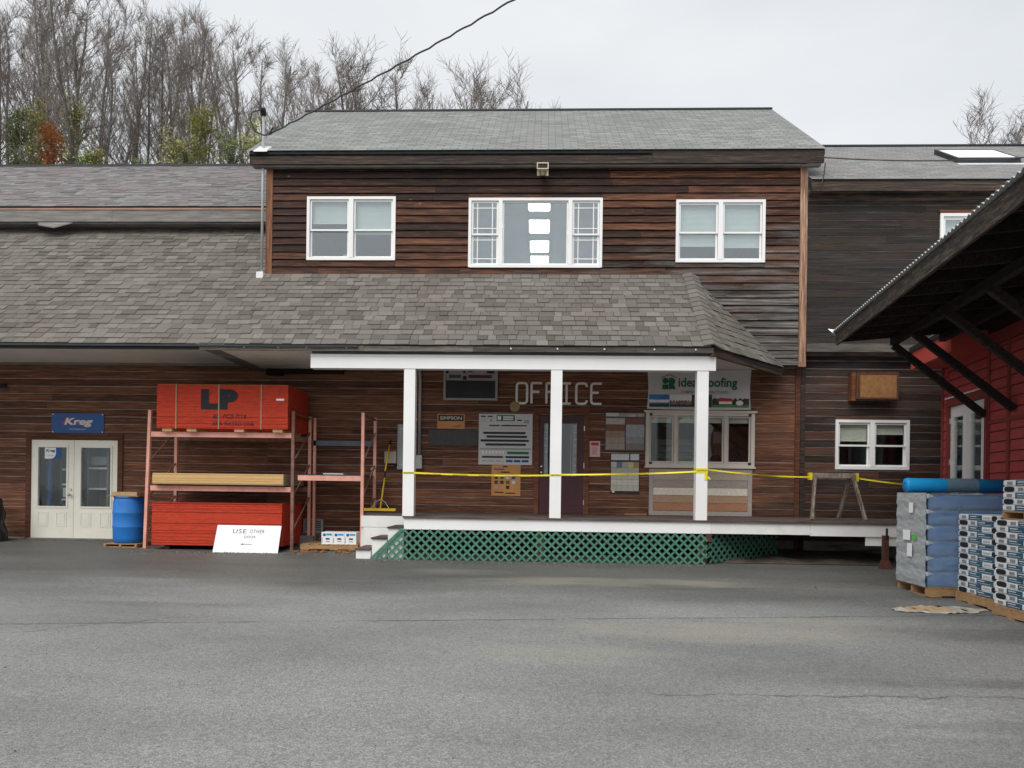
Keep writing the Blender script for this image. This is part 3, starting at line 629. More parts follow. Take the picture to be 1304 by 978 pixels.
# things standing inside the upstairs windows
o = MB(); o.box(-4.62, -4.36, .05, .25, 5.86, 5.90); o.box(-4.6, -4.38, .05, .2, 5.78, 5.85); o.box(-4.66, -4.30, .0, .3, 5.06, 5.775)
tag(o.build('printer_stand', M['blind_white']), 'pale printer on a stand just inside the left upstairs window', 'printer')
o = MB(); ring(o, -4.14, -3.90, 5.76, 5.95, .03, .1, .14); o.box(-4.11, -3.93, .12, .13, 5.79, 5.92, 1); o.box(-4.05, -3.99, .1, .2, 5.06, 5.76)
tag(o.build('monitor', [M['blind_white'], M['panel_grey']]), 'small framed screen behind the lower left pane upstairs', 'monitor')
o = MB(); o.lathe([(.001, 0), (.10, 0), (.10, .02), (.03, .04), (.025, .55), (.05, .56), (.05, .70), (.02, .74), (.018, .80), (.001, .80)], (3.98, .12, 5.06), 14)
tag(o.build('bottle', M['blind_white'], smooth=True), 'slim white bottle on a stand inside the right upstairs window', 'bottle')

# office door, ground floor
c = MB(); c.box(-.15, -.055, -.045, .06, .66, 2.68); c.box(.865, .96, -.045, .06, .66, 2.68); c.box(-.15, .96, -.05, .06, 2.684, 2.80); c.build('door_casing', M['trim_red'], OB)
gx0, gx1, gz0, gz1 = .05, .71, 1.43, 2.50
dr = holed(-.05, .86, .67, 2.66, -.01, .035, [(gx0, gx1, gz0, gz1)]).build('door', M['door_plum'], OB)
ring(MB(), gx0 - .03, gx1 + .03, gz0 - .03, gz1 + .03, .03, -.022, -.011).build('glazing_bead', M['door_plum'], dr)
MB().box(gx0 - .004, gx1 + .004, .0, .008, gz0 - .004, gz1 + .004).build('pane', M['glass'], dr)
ld = MB()
for x in (.12, .17, .59, .64): ld.box(x - .005, x + .005, -.006, -.0005, gz0, gz1)
for z in [gz0 + .09 + .1335 * k for k in range(8)]:
    ld.box(gx0, .12, -.0055, -.0008, z - .005, z + .005); ld.box(.64, gx1, -.0055, -.0008, z - .005, z + .005)
ld.build('leading', M['conduit'], dr)
mb = MB(); mb.box(gx0, .12, .012, .02, gz0, gz1); mb.box(.64, gx1, .012, .02, gz0, gz1); mb.build('frosted_border', M['frost'], dr)
for a, b in ((.06, .36), (.44, .74)): ring(MB(), a, b, .84, 1.28, .03, -.018, -.011).build('moulding', M['door_plum'], dr)
for z in (1.62, 1.50): MB().tube([(.0, -.01, z), (.0, -.05, z), (.0, -.065, z)], [.028, .03, .02], 14).build('knob', M['knob'], dr, True)
for z in (.9, 1.65, 2.4): MB().box(.852, .872, -.03, -.012, z - .05, z + .05).build('hinge', M['knob'], dr)
room(OB, -.8, 1.6, .16, 3.0, .62, 3.0, M['interior'], M['interior'], M['interior_dark'])
# sales window, ground floor
ws = ring(MB(), 2.09, 4.26, 1.65, 2.75, .075, -.06, .10); ws.box(2.655, 2.715, -.055, .09, 1.725, 2.675); ws.box(3.655, 3.715, -.055, .09, 1.725, 2.675)
ws.box(2.05, 4.30, -.08, -.061, 2.74, 2.78); ws.box(2.07, 4.28, -.085, -.061, 1.625, 1.66); win = ws.build('window', M['cream'], OB)
for s, e in ((2.17, 2.65), (2.72, 3.65), (3.72, 4.18)): sash(win, s, e, 1.73, 2.67, -.02, M['cream'], M['glass_dark'], .03)
for x in (2.19, 4.16):
    for z in (1.72, 2.70): MB().box(x - .03, x + .03, -.066, -.061, z - .025, z + .025).build('corner_plate', M['knob_dark'], win)
for s, e in ((2.2, 2.62), (2.75, 3.62), (3.75, 4.15)): MB().box(s, e, .045, .075, 2.54, 2.66).build('rolled_shade', M['blind_white'], win)
room(OB, 1.75, 4.9, .16, 4.2, .62, 3.0, M['interior_tan'], M['interior'], M['interior_dark'])
# inside the sales office
sh = thing('shelf_unit', (3.0, 2.3, .62), 'white slatted shelf unit inside the ground-floor sales window', 'shelf')
mb = MB(); mb.box(2.62, 2.66, 2.0, 2.35, .62, 2.35); mb.box(3.42, 3.46, 2.0, 2.35, .62, 2.35); mb.box(2.66, 3.42, 2.33, 2.35, .62, 2.35); mb.build('case', M['print_white'], sh)
for k in range(9): MB().box(2.66, 3.42, 1.98, 2.33, 1.0 + k * .15, 1.06 + k * .15).build('shelf', M['print_white'], sh)
o = MB(); a = [2 * math.pi * k / 24 for k in range(25)]; o.tube([(3.07 + .14 * math.cos(t), 1.9, 2.60 + .14 * math.sin(t)) for t in a], .018, 6); 
o.box(3.05, 3.09, 1.9, 4.19, 2.72, 2.74); tag(o.build('wall_clock', M['black_rubber']), 'round black ring hanging high inside the sales window', 'clock')
def chair(x, y, s, label):
    t = thing('office_chair', (x, y, .62), label, 'chair', 'chairs inside the sales window')
    mb = MB(); mb.lathe([(.001, 0), (.24, 0), (.24, .03), (.04, .06), (.035, .42), (.001, .42)], (x, y, .62), 12); mb.build('base', M['black_rubber'], t)
    MB().box(x - .24, x + .24, y - .22, y + .22, 1.04, 1.12).build('seat', M['black_rubber'], t)
    b = MB(); n = 8
    for i in range(n):
        z0 = 1.12 + s * i / n; z1 = 1.12 + s * (i + 1) / n; w0 = .24 * math.sqrt(max(.05, 1 - (i / n) ** 3)); w1 = .24 * math.sqrt(max(.05, 1 - ((i + 1) / n) ** 3))
        b.hexa([(x - w0, y - .26, z0), (x + w0, y - .26, z0), (x + w0, y - .19, z0), (x - w0, y - .19, z0), (x - w1, y - .26, z1), (x + w1, y - .26, z1), (x + w1, y - .19, z1), (x - w1, y - .19, z1)])
    b.build('backrest', M['black_rubber'], t)
chair(2.75, .75, .68, 'dark chair back at the lower left of the sales window'); chair(3.62, .7, .80, 'dark chair behind the white post in the sales window'); chair(3.98, .75, .98, 'tallest dark chair at the right of the sales window')
o = MB(); o.box(3.75, 4.6, 1.6, 1.66, .62, 2.6); tag(o.build('office_partition', M['brown_panel']), 'brown panel divider at the right inside the sales window', 'partition')
o = MB(); o.box(2.15, 4.75, .95, 1.5, 1.28, 1.33); o.box(2.2, 2.26, 1.0, 1.45, .62, 1.28); o.box(4.6, 4.66, 1.0, 1.45, .62, 1.28); tag(o.build('counter', M['brown_panel']), 'brown counter inside the sales window', 'counter')
o = MB(); o.box(3.80, 4.08, 1.585, 1.6, 2.22, 2.48); tag(o.build('notice', M['board_white']), 'pale notice sheet on the brown divider in the sales window', 'notice')
# behind the double doors
def shelf_bay(x0, x1, y, z1, n, mat, label):
    t = thing('store_shelf', ((x0 + x1) / 2, y, 0), label, 'shelf')
    mb = MB(); mb.box(x0, x0 + .04, y, y + .4, 0, z1); mb.box(x1 - .04, x1, y, y + .4, 0, z1); mb.box(x0, x1, y + .38, y + .4, 0, z1); mb.build('frame', mat, t)
    for k in range(n):
        MB().box(x0 + .04, x1 - .04, y, y + .38, .15 + k * (z1 - .2) / n, .19 + k * (z1 - .2) / n).build('shelf', M['print_white'], t)
shelf_bay(-9.62, -9.15, .32, 1.95, 4, M['interior_dark'], 'grey store shelf behind the right glass of the cream double doors')
shelf_bay(-10.25, -9.85, .40, 1.8, 5, M['panel_grey'], 'dark tool display behind the left glass of the cream double doors')
for k in range(14):
    z = .22 + (k % 5) * .32; o = MB(); x = -10.2 + (k // 5) * .13; o.box(x, x + .08 + .03 * (k % 2), .42, .6, z + .005 if k % 5 else .195, z + .2)
    if k % 5 < 4: tag(o.build('boxed_tool', [M['panel_black'], M['panel_grey'], M['print_white']][k % 3]), ['left', 'middle', 'right'][k // 5] + ' boxed tool on the ' + ['bottom', 'second', 'third', 'top'][k % 5] + ' shelf behind the left door glass', 'boxed tool', 'tools on the display behind the double doors')
o = MB(); o.tube([(-10.40, .25, 0), (-10.37, .25, 1.72)], .06, 14); tag(o.build('blue_post', M['sign_blue']), 'upright blue tube behind the left edge of the door glass', 'post')
o = MB(); o.box(-9.56, -9.22, .36, .6, 1.555, 1.73); tag(o.build('grey_case', M['elbox']), 'grey case on the top shelf behind the right door glass', 'case')
o = MB(); o.box(-9.09, -8.97, .3, .5, 0, 2.2); tag(o.build('grey_column', M['panel_grey']), 'dark grey column behind the right door glass', 'column')

# ================================================================== right wing
RW = thing('weathered_building', (7.4, 2, 0), 'blackened board-sided wing right of the office, skylight in its grey roof', 'building')
RWN = (5.86, 7.31, 1.64, 2.63); RUN = (7.73, 8.36, 5.95, 6.66)
wr = holed(XM1 + .004, 11.5, -.3, 3.99, -.011, .15, [(RWN[0] + .05, RWN[1] - .05, RWN[2] + .05, RWN[3] - .05)]).build('wall', M['groove'], RW)
clad(wr, rlow_me, XM1 + .1, 9.4, .2, 3.9, 0, .157, .014, [RWN])
MB().box(XM1 + .006, XM1 + .095, -.04, -.001, 0, 3.9).build('corner_board', M['fascia_dark'], RW)
wru = holed(XM1 + .012, 11.5, 3.94, 7.25, UY, UY + .14, [(RUN[0] + .05, RUN[1] - .05, RUN[2] + .05, RUN[3] - .05)]).build('upper_wall', M['groove'], RW)
clad(wru, right_me, XM1 + .02, 10.6, 4.10, 6.88, UY, .152, .012, [RUN], 1.8, 4.4, th=.018)
MB().box(XM1 + .015, 10.6, UY - .07, UY - .001, 3.93, 4.095).build('skirt_board', M['fascia'], RW)
mb = MB(); mb.box(XM1 + .015, 10.6, UY - .05, UY - .001, 6.89, 7.04); mb.box(XM1 + .015, 10.6, UY - .20, UY - .052, 7.0, 7.06); mb.box(XM1 + .012, 10.6, UY - .24, UY - .21, 7.02, 7.19); mb.build('fascia', M['fascia_dark'], RW)
MB().box(XM1 + .014, 11.5, UY + .142, 5.7, 3.96, 4.0).build('floor', M['gap'], RW)
r = gable_roof(RW, XM1 + .01, 11.7, UY - .22, 7.24, 3.0, 9.40, 6.2, 7.3)
shingle_field(r, M['shingle_right'], (XM1 + .02, UY - .25, 7.245), (1, 0, 0), (0, 3.47, 2.16), 4.12, lambda v: (0, 6.5), .14, .30, .009, 0, 2, .006, nparts=80)
MB().box(XM1 + .3, 11.7, 2.92, 3.08, 9.40, 9.44).build('ridge_cap', M['drip'], RW)
mb = MB(); mb.box(11.4, 11.5, UY + .15, 6.0, 0, 7.2); mb.box(XM1, 11.5, 6.0, 6.1, 0, 7.3); mb.build('end_wall', M['siding_right'], RW)
# skylight on the slope
sk = thing('skylight', (9.5, 1.45, 8.3), 'white framed skylight on the grey roof at the right', 'skylight')
sl_ = (9.40 - 7.24) / (3.0 - UY + .22)
def onr(y, h=0): return 7.24 + sl_ * (y - UY + .22) + h
def slab(mb, x0, x1, y0, y1, h0, h1): mb.hexa([(x0, y0, onr(y0, h0)), (x1, y0, onr(y0, h0)), (x1, y1, onr(y1, h0)), (x0, y1, onr(y1, h0)), (x0, y0, onr(y0, h1)), (x1, y0, onr(y0, h1)), (x1, y1, onr(y1, h1)), (x0, y1, onr(y1, h1))])
a, b, c, d_ = 8.70, 10.02, .98, 1.95
mb = MB(); slab(mb, a, a + .06, c, d_, 0, .14); slab(mb, b - .06, b, c, d_, 0, .14); slab(mb, a + .06, b - .06, c, c + .06, 0, .14); slab(mb, a + .06, b - .06, d_ - .06, d_, 0, .14); mb.build('curb', M['drip'], sk)
mb = MB(); slab(mb, a + .05, b - .05, c + .05, d_ - .05, .10, .135); mb.build('pane', M['print_white'], sk)
mb = MB(); slab(mb, a - .02, b + .1, c - .14, c - .003, .0, .03); mb.build('flashing', M['white_metal'], sk)
# ground-floor and upper windows
a, b, c, d_ = RWN
wn = ring(MB(), a, b, c, d_, .055, -.045, .10); wn.box((a + b) / 2 - .045, (a + b) / 2 + .045, -.05, .1, c + .055, d_ - .055); win = wn.build('window', M['vinyl'], RW)
for i, (s, e) in enumerate(((a + .06, (a + b) / 2 - .05), ((a + b) / 2 + .05, b - .06))):
    double_hung(win, s, e, c + .06, d_ - .06, 0, M['vinyl'], M['glass_dark'])
    blind(win, s + .02, e - .02, c + (d_ - c) * (.60 if i == 0 else .74), d_ - .07, .085, M['blind_white'])
room(RW, 5.4, 8.2, .16, 3.2, .5, 3.0, M['interior_dark'], M['interior_dark'], M['interior_dark'])
a, b, c, d_ = RUN
win = ring(MB(), a, b, c, d_, .06, UY - .045, UY + .1).build('window', M['vinyl'], RW); MB().box(a - .02, b + .05, UY - .05, UY - .02, d_ + .002, d_ + .06).build('head_trim', M['trim_red'], win)
sash(win, a + .065, b - .065, c + .065, d_ - .065, UY, M['vinyl'], M['glass_up'], .05)
MB().box(a + .06, b - .06, UY + .11, UY + .13, c + .06, d_ - .06).build('blind', M['blind'], win)
# boarded vent cover on the wall
t = thing('vent_cover', (6.55, -.15, 3.0), 'rusty brown boxed cover high on the wall above the right window', 'vent cover')
MB().box(6.20, 6.94, -.30, -.02, 3.03, 3.52).build('box', M['rust_panel'], t)
ring(MB(), 6.18, 6.96, 3.01, 3.54, .035, -.312, -.301).build('rim', M['rust'], t); MB().box(6.10, 6.178, -.20, -.02, 2.99, 3.56).build('side_board', M['trim_red'], t)

# ================================================================== long lean-to roof over the shopfront and porch
LR = thing('lean_to_roof', (-6, -2.3, 3.6), 'long brown-grey shingled lean-to roof over shopfront and porch', 'roof')
EY, EZ = -2.40, 3.62; S = (5.44 - EZ) / (UY - EY); XR = 2.90
mb = MB()
def lslab(mb, x0, x1, y0, y1, th=.10): mb.hexa([(x0, y0, EZ + S * (y0 - EY) - th), (x1, y0, EZ + S * (y0 - EY) - th), (x1, y1, EZ + S * (y1 - EY) - th), (x0, y1, EZ + S * (y1 - EY) - th), (x0, y0, EZ + S * (y0 - EY)), (x1, y0, EZ + S * (y0 - EY)), (x1, y1, EZ + S * (y1 - EY)), (x0, y1, EZ + S * (y1 - EY))])
lslab(mb, -17.2, XM0 - .012, EY, 1.7); lslab(mb, XM0 - .012, XR, EY, UY - .03)
Cx = 4.74; CZ = EZ
mb.solid([(XR, EY, EZ), (Cx, UY - .03, CZ), (XR, UY - .03, 5.44), (XR, EY, EZ - .09), (Cx, UY - .03, CZ - .09), (XR, UY - .03, 5.3)], [(0, 1, 2), (3, 5, 4), (0, 3, 4, 1), (1, 4, 5, 2)])
rl = mb.build('roof_deck', M['underlay'], LR)
nrm = math.hypot(1, S); Lup = (UY - EY) * nrm; Lall = (1.6 - EY) * nrm
xs_split = 17.2 + XM0 - .015
def lspan(v): return (0, 17.2 + XR - .05) if v < Lup - .05 else (0, xs_split)
shingle_field(rl, M['shingle_low'], (-17.2, EY - .03, EZ + .004), (1, 0, 0), (0, 1, S), Lall, lspan, .175, .21, .007, .35, 5, .012)
# angled end facet
A = Vector((XR, EY - .02, EZ)); Cc = Vector((Cx, UY - .03, CZ)); B = Vector((XR, UY - .03, 5.44)); U = (Cc - A); LU = U.length; U.normalize()
foot = A + U * (B - A).dot(U); V = (B - foot); LV = V.length; fu = (B - A).dot(U)
shingle_field(rl, M['shingle_low'], A + V.normalized() * -.02, U, V, LV, lambda v: (fu * v / LV, LU - (LU - fu) * v / LV), .175, .21, .007, .35, 9, .012, nparts=120, lift=.008)
n = 16
for k in range(n):    # hip cap pieces
    p0 = A.lerp(B, k / n); p1 = A.lerp(B, min(1, (k + 1.35) / n)); b = MB(); d_ = (p1 - p0)
    q = [(-.17, .012), (0, .045), (.15, .03)]
    N1 = Vector((0, -S, 1)).normalized(); side = Vector((1, 0, 0))
    def P(p, i, up): return p + side * q[i][0] + N1 * (q[i][1] + up) + (Vector((0, 0, -.07)) if i == 2 else Vector((0, 0, 0)))
    b.v = [tuple(P(p, i, u)) for p, u in ((p0, .022), (p1, .008)) for i in range(3)] + [tuple(P(p0, i, -.004)) for i in range(3)]
    b.f = [(0, 1, 4, 3), (1, 2, 5, 4), (6, 7, 1, 0), (7, 8, 2, 1)]; b.m = [0] * 4; b.t = [.2 + .6 * rnd.random()] * 4
    b.build('hip_shingle', M['shingle_low'], rl, tint=True)
f = MB(); f.box(-17.2, -6.0, EY - .01, EY + .04, SOF - .06, EZ - .005); f.build('fascia', M['fascia_grey'], LR)
xs_ = [-6.0, -3.1, -1.2, 1.6, XR]
for a, b in zip(xs_, xs_[1:]): MB().box(a + .002, b - .002, EY + rnd.uniform(-.012, -.002), EY + .04, SOF - .14, EZ - .01).build('fascia', M['fascia'], LR)
for x in [-5.2, -4.6, -4.1, -3.4, -.55, .25, 1.05, 1.9, 2.6]: MB().box(x - .012, x + .012, EY - .024, EY - .012, SOF - .10, EZ - .035).build('gutter_clip', M['white_metal'], LR)
MB().box(-17.2, -3.2, EY - .045, EY - .012, EZ - .045, EZ - .008).build('drip_edge', M['drip'], LR)
mb = MB(); mb.hexa([A + Vector((0, .01, -.15)), Cc + Vector((-.02, 0, -.16)), Cc + Vector((-.06, 0, -.16)), A + Vector((-.05, .06, -.15)), A + Vector((0, .01, -.01)), Cc + Vector((-.02, 0, -.01)), Cc + Vector((-.06, 0, -.01)), A + Vector((-.05, .06, -.01))]); mb.build('end_fascia', M['fascia_dark'], LR)
beadboard(LR, -17.2, -5.98, EY + .045, -.03, SOF, M['soffit'])
beadboard(LR, -5.70, -4.06, EY + .045, -.03, SOF - .11, M['soffit'])
beadboard(LR, -4.05, XR - .03, EY + .045, -.03, SOF - .02, M['soffit'], step=.2, name='porch_ceiling')
mb = MB(); z = SOF - .05; mb.solid([(XR - .03, EY + .08, z), (Cx - .08, -.03, z), (XR - .03, -.03, z), (XR - .03, EY + .08, z + .03), (Cx - .08, -.03, z + .03), (XR - .03, -.03, z + .03)], [(2, 1, 0), (3, 4, 5), (0, 1, 4, 3), (1, 2, 5, 4), (2, 0, 3, 5)]); mb.build('end_soffit', M['soffit'], LR)
mb = MB(); mb.box(-5.98, -5.70, EY + .05, -.03, SOF - .12, SOF - .001); mb.build('soffit_return', M['fascia_grey'], LR)
MB().box(-6.05, -5.55, EY - .02, EY - .012, SOF - .05, SOF - .02).build('gutter_end', M['white_metal'], LR)
mb = MB(); mb.box(-5.62, -4.06, -.18, -.03, SOF - .2, SOF - .115); mb.box(-5.62, -5.3, -.22, -.03, SOF - .24, SOF - .2); mb.build('ledger', M['gap'], LR)
MB().box(-17, -3.0, -.06, -.025, SOF - .05, SOF - .001).build('frieze', M['fascia_grey'], LR)

# ================================================================== porch
PO = thing('porch', (1.4, -1.2, -.05), 'white-edged raised porch with three posts and green lattice skirt', 'porch')
DZ = .665; FY = -2.30
n = int((0.0 - FY) / .14); dep = (0 - .05 - FY) / n
for k in range(n):
    y0 = FY + k * dep; front = y0 < -1.42
    MB().box(-2.40 if front else -3.36, 6.75, y0 - (.03 if k == 0 else 0), y0 + dep - .006, DZ - .035, DZ).build('deck_board', M['deck'], PO)
mb = MB(); mb.box(-2.38, 2.92, FY + .0, FY + .03, .435, DZ - .037); mb.build('fascia', M['white'], PO)
mb = MB(); mb.box(2.924, 4.6, FY + .004, FY + .034, .44, DZ - .037); mb.build('fascia', M['white_worn'], PO)
mb = MB(); mb.box(4.604, 6.7, FY + .001, FY + .031, .425, DZ - .037); mb.build('fascia', M['white_worn'], PO)
MB().box(5.55, 6.2, FY + .035, FY + .06, .27, .44).build('fascia', M['white_worn'], PO)
MB().box(-3.30, -2.385, -1.415, -1.392, -.06, .415).build('skirt', M['white_worn'], PO); MB().box(-3.34, -2.385, -1.42, -1.39, .42, DZ - .037).build('fascia', M['white_worn'], PO)
mb = MB(); mb.box(-3.34, -3.31, -1.389, -.04, .0, DZ - .037); mb.build('end_skirt', M['white_worn'], PO)
for x in (-2.4, 0, 2.8):
    for y in (-2.15, -.2): MB().box(x - .07, x + .07, y - .07, y + .07, gz(y) - .05, DZ - .2).build('footing_post', M['earth'], PO)
for y in (-2.1, -1.2, -.3): MB().box(-2.36, 6.65, y - .02, y + .02, DZ - .22, DZ - .037).build('joist', M['black_wood'], PO)
for i, x in enumerate((-2.315, .245, 2.755)):
    MB().box(x - .098, x + .098, -2.29, -2.10, DZ + .001, 3.235).build('post', M['white'], PO)
mb = MB(); mb.box(-4.06, 2.97, -2.30, -2.09, 3.236, 3.475); mb.build('beam', M['white'], PO)
MB().box(-4.06, 2.97, -2.302, -2.31, 3.44, 3.478).build('beam_trim', M['white'], PO)
MB().box(-4.05, 2.9, -2.26, -2.12, 3.476, SOF - .025).build('blocking', M['fascia_grey'], PO)
# steps going down to the left at the porch corner
st = MB()
prof = [(-2.40, .47), (-2.68, .28), (-2.96, .085)]
for x, z in prof: st.box(x - .24 if x > -2.9 else x - .27, x if x < -2.41 else -2.385, FY, -1.425, -.12, z - .025) if False else None
for i, (x, z) in enumerate(prof):
    xl = x - .28; MB().box(xl + .02, x if i else -2.385, FY + .02, -1.425, gz(-2) - .05, z - .028).build('riser_block', M['white_worn'], PO)
    MB().box(xl, x - .005, FY - .005, -1.43, z - .026, z).build('tread', M['deck'], PO)
# lattice skirt
def lattice(parent, p0, p1, zb, zt, slope_left=None, name='lattice'):
    """two layers of diagonal strips between p0 and p1 (plan points), each strip clipped to the panel"""
    p0 = Vector(p0); p1 = Vector(p1); Lg = (p1 - p0).length; d = (p1 - p0).normalized(); nn = Vector((d.y, -d.x, 0))
    pan = ring(MB(), 0, 1, 0, 1, .01, 0, .001); root = thing_part(parent, p0, name)
    pitch, wd = .146, .036; H = zt - zb
    for layer, sg in ((0, 1), (1, -1)):
        k = -H - pitch
        while k < Lg + H + pitch:
            # centre line: s = k + sg*t, t in 0..H
            pts = []
            t0, t1 = 0.0, H
            if sg == 1: lo_, hi_ = max(0, -k), min(H, Lg - k)
            else: lo_, hi_ = max(0, k - Lg), min(H, k)
            if slope_left:
                sl = slope_left / H     # left boundary s >= sl*t (the diagonal above the steps)
                if sg == 1:
                    # k + t >= sl*t
                    if abs(1 - sl) < 1e-3:
                        if k < 0: lo_ = hi_ + 1
                    elif 1 > sl: lo_ = max(lo_, -k / (1 - sl))
                    else: hi_ = min(hi_, k / (sl - 1))
                else: hi_ = min(hi_, k / (1 + sl))
            if hi_ - lo_ > .05:
                a = p0 + d * (k + sg * lo_) + Vector((0, 0, zb + lo_ - p0.z)); b = p0 + d * (k + sg * hi_) + Vector((0, 0, zb + hi_ - p0.z))
                off = nn * (.004 + layer * .009); m = MB(); m.bar(a + off, b + off, .008, wd, up=(b - a).normalized().cross(nn)); m.build('slat', M['green'], root)
            k += pitch
    return root
def thing_part(parent, base, name):
    o = bpy.data.objects.new(name, None); col.objects.link(o); W[o.name] = Vector(base); o.parent = parent; o.location = Vector(base) - W[parent.name]; return o
zb = gz(FY) + .0
lt = lattice(PO, (-2.93, FY + .05 - .06, zb), (2.86, FY - .01, zb), zb, .434, slope_left=.52)
lt2 = lattice(PO, (2.88, FY - .0, zb), (4.40, -1.15, -.04), -.07, .47)
mb = MB(); mb.bar((-2.95, FY - .025, zb), (-2.40, FY - .025, .44), .012, .05, up=(0, 0, 1)); mb.build('lattice_edge', M['green'], PO)
mb = MB(); mb.box(2.84, 2.93, FY - .02, FY + .03, .30, .44); mb.build('rusty_block', M['rust'], PO)
# earth under the porch
e = MB(); nx_, ny_ = 40, 8
for j in range(ny_ + 1):
    for i in range(nx_ + 1):
        x = -2.9 + 9.5 * i / nx_; y = -2.1 + 2.08 * j / ny_; edge = min(j, ny_ - j, i, nx_ - i); e.v.append((x, y, gz(y) + (.01 if edge == 0 else .05 + .05 * mnoise.noise((x * 2, y * 2, 1)))))
for j in range(ny_):
    for i in range(nx_): a = j * (nx_ + 1) + i; e.f.append((a, a + 1, a + nx_ + 2, a + nx_ + 1)); e.m.append(0); e.t.append(.5)
tag(e.build('bare_earth', M['earth'], smooth=True), 'bare dark earth under the porch', 'ground', kind='structure')
# ================================================================== signs and fittings on the walls
WY = -.018     # face of the siding
def panel(x0, x1, z0, z1, th=.02, y=WY): return MB().box(x0, x1, y - th, y, z0, z1)
# blue sign above the double doors
t = thing('shop_sign', (-9.6, WY, 2.2), 'blue rectangular sign with white lettering above the cream double doors', 'sign')
panel(-10.17, -9.06, 2.20, 2.61, .015).build('panel', M['sign_blue'], t)
text_mesh('Kreg', M['print_red'], (-9.93, -9.32, 2.325, 2.515), -.0345, t, .22, .05); text_mesh('Kreg', M['print_silver'], (-9.90, -9.29, 2.325, 2.515), -.0360, t, .22, .035)
mb = MB(); mb.face([(-9.97, -.035, 2.43), (-9.89, -.035, 2.47), (-9.90, -.035, 2.39)]); mb.build('arrow', M['print_red'], t)
text_mesh('www.kregtool.com', M['print_white'], (-9.79, -9.44, 2.265, 2.295), -.0345, t)
for x in (-10.14, -9.09):
    for z in (2.225, 2.585): disc(x, z, .012, -.033, .004, 8).build('screw', M['print_white'], t)
# sticker on the left door glass
t = thing('window_sticker', (-10.2, -.004, 1.65), 'blue and white shop sticker at the top of the left door glass', 'sticker')
mb = MB(); mb.box(-10.33, -9.98, -.0012, -.0003, 1.66, 1.90); mb.build('sheet', M['sign_blue'], t)
mb = disc(-10.20, 1.775, .11, -.0013, .001, 24); mb.box(-10.325, -10.2, -.0027, -.0013, 1.665, 1.895); mb.box(-10.2, -10.09, -.00265, -.0013, 1.775, 1.895); mb.build('panel', M['print_white'], t)
text_mesh('Kreg', M['print_black'], (-10.30, -10.10, 1.79, 1.86), -.0032, t, .2, .03); mb = MB(); mb.box(-10.29, -10.11, -.003, -.0024, 1.735, 1.742); mb.box(-10.27, -10.14, -.003, -.0024, 1.715, 1.721); mb.build('small_print', M['print_grey'], t)
# office letters
t = thing('office_lettering', (.35, WY, 2.9), 'spaced grey capital letters on the dark wall above the office door', 'sign')
lx = [-.52 + .3015 * k for k in range(6)]; zb_, zt_ = 2.90, 3.31; sw = .046; wd = .21; y0, y1 = WY - .02, WY + .002
def arc(cx, cz, r, a0, a1, n=5): return [(cx + r * math.cos(a0 + (a1 - a0) * i / n), cz + r * math.sin(a0 + (a1 - a0) * i / n)) for i in range(n + 1)]
def stroke(path, closed=False):
    mb = MB(); L_ = list(path); pts = [Vector((x, 0, z)) for x, z in L_]
    m_ = len(pts); rg = range(m_ if closed else m_ - 1); nor = []
    for i in range(m_):
        if closed: d = pts[(i + 1) % m_] - pts[i - 1]
        else: d = pts[min(i + 1, m_ - 1)] - pts[max(i - 1, 0)]
        d.normalize(); nor.append(Vector((-d.z, 0, d.x)) * sw / 2)
    for i in rg:
        j = (i + 1) % m_; a, b, c, d = pts[i] - nor[i], pts[j] - nor[j], pts[j] + nor[j], pts[i] + nor[i]
        mb.hexa([(q.x, y0, q.z) for q in (a, b)] + [(q.x, y1, q.z) for q in (b, a)] + [(q.x, y0, q.z) for q in (d, c)] + [(q.x, y1, q.z) for q in (c, d)])
    return mb
rr = .06; hp = math.pi / 2
for ch, x in zip('OFFICE', lx):
    a, b = x, x + wd
    if ch == 'O': s = [stroke(arc(b - rr, zt_ - rr, rr, 0, hp) + arc(a + rr, zt_ - rr, rr, hp, 2 * hp) + arc(a + rr, zb_ + rr, rr, 2 * hp, 3 * hp) + arc(b - rr, zb_ + rr, rr, 3 * hp, 4 * hp), True)]
    elif ch == 'F': s = [stroke([(a, zb_), (a, zt_), ]), stroke([(a, zt_), (b, zt_)]), stroke([(a + .018, (zb_ + zt_) / 2 + .03), (b - .05, (zb_ + zt_) / 2 + .03)])]
    elif ch == 'I': s = [stroke([(a + .02, zt_), (b - .02, zt_)]), stroke([(a + .02, zb_), (b - .02, zb_)]), stroke([((a + b) / 2, zb_ + .018), ((a + b) / 2, zt_ - .018)])]
    elif ch == 'C': s = [stroke([(b, zt_ - .07)] + arc(b - rr, zt_ - rr, rr, 0, hp) + arc(a + rr, zt_ - rr, rr, hp, 2 * hp) + arc(a + rr, zb_ + rr, rr, 2 * hp, 3 * hp) + arc(b - rr, zb_ + rr, rr, 3 * hp, 4 * hp) + [(b, zb_ + .07)])]
    else: s = [stroke([(b, zt_)] + arc(a + rr, zt_ - rr, rr, hp, 2 * hp) + arc(a + rr, zb_ + rr, rr, 2 * hp, 3 * hp) + [(b, zb_)]), stroke([(a + .018, (zb_ + zt_) / 2 + .02), (b - .06, (zb_ + zt_) / 2 + .02)])]
    mb = MB()
    for q in s: mb.solid(q.v, q.f)
    mb.build('letter', M['letter'], t)
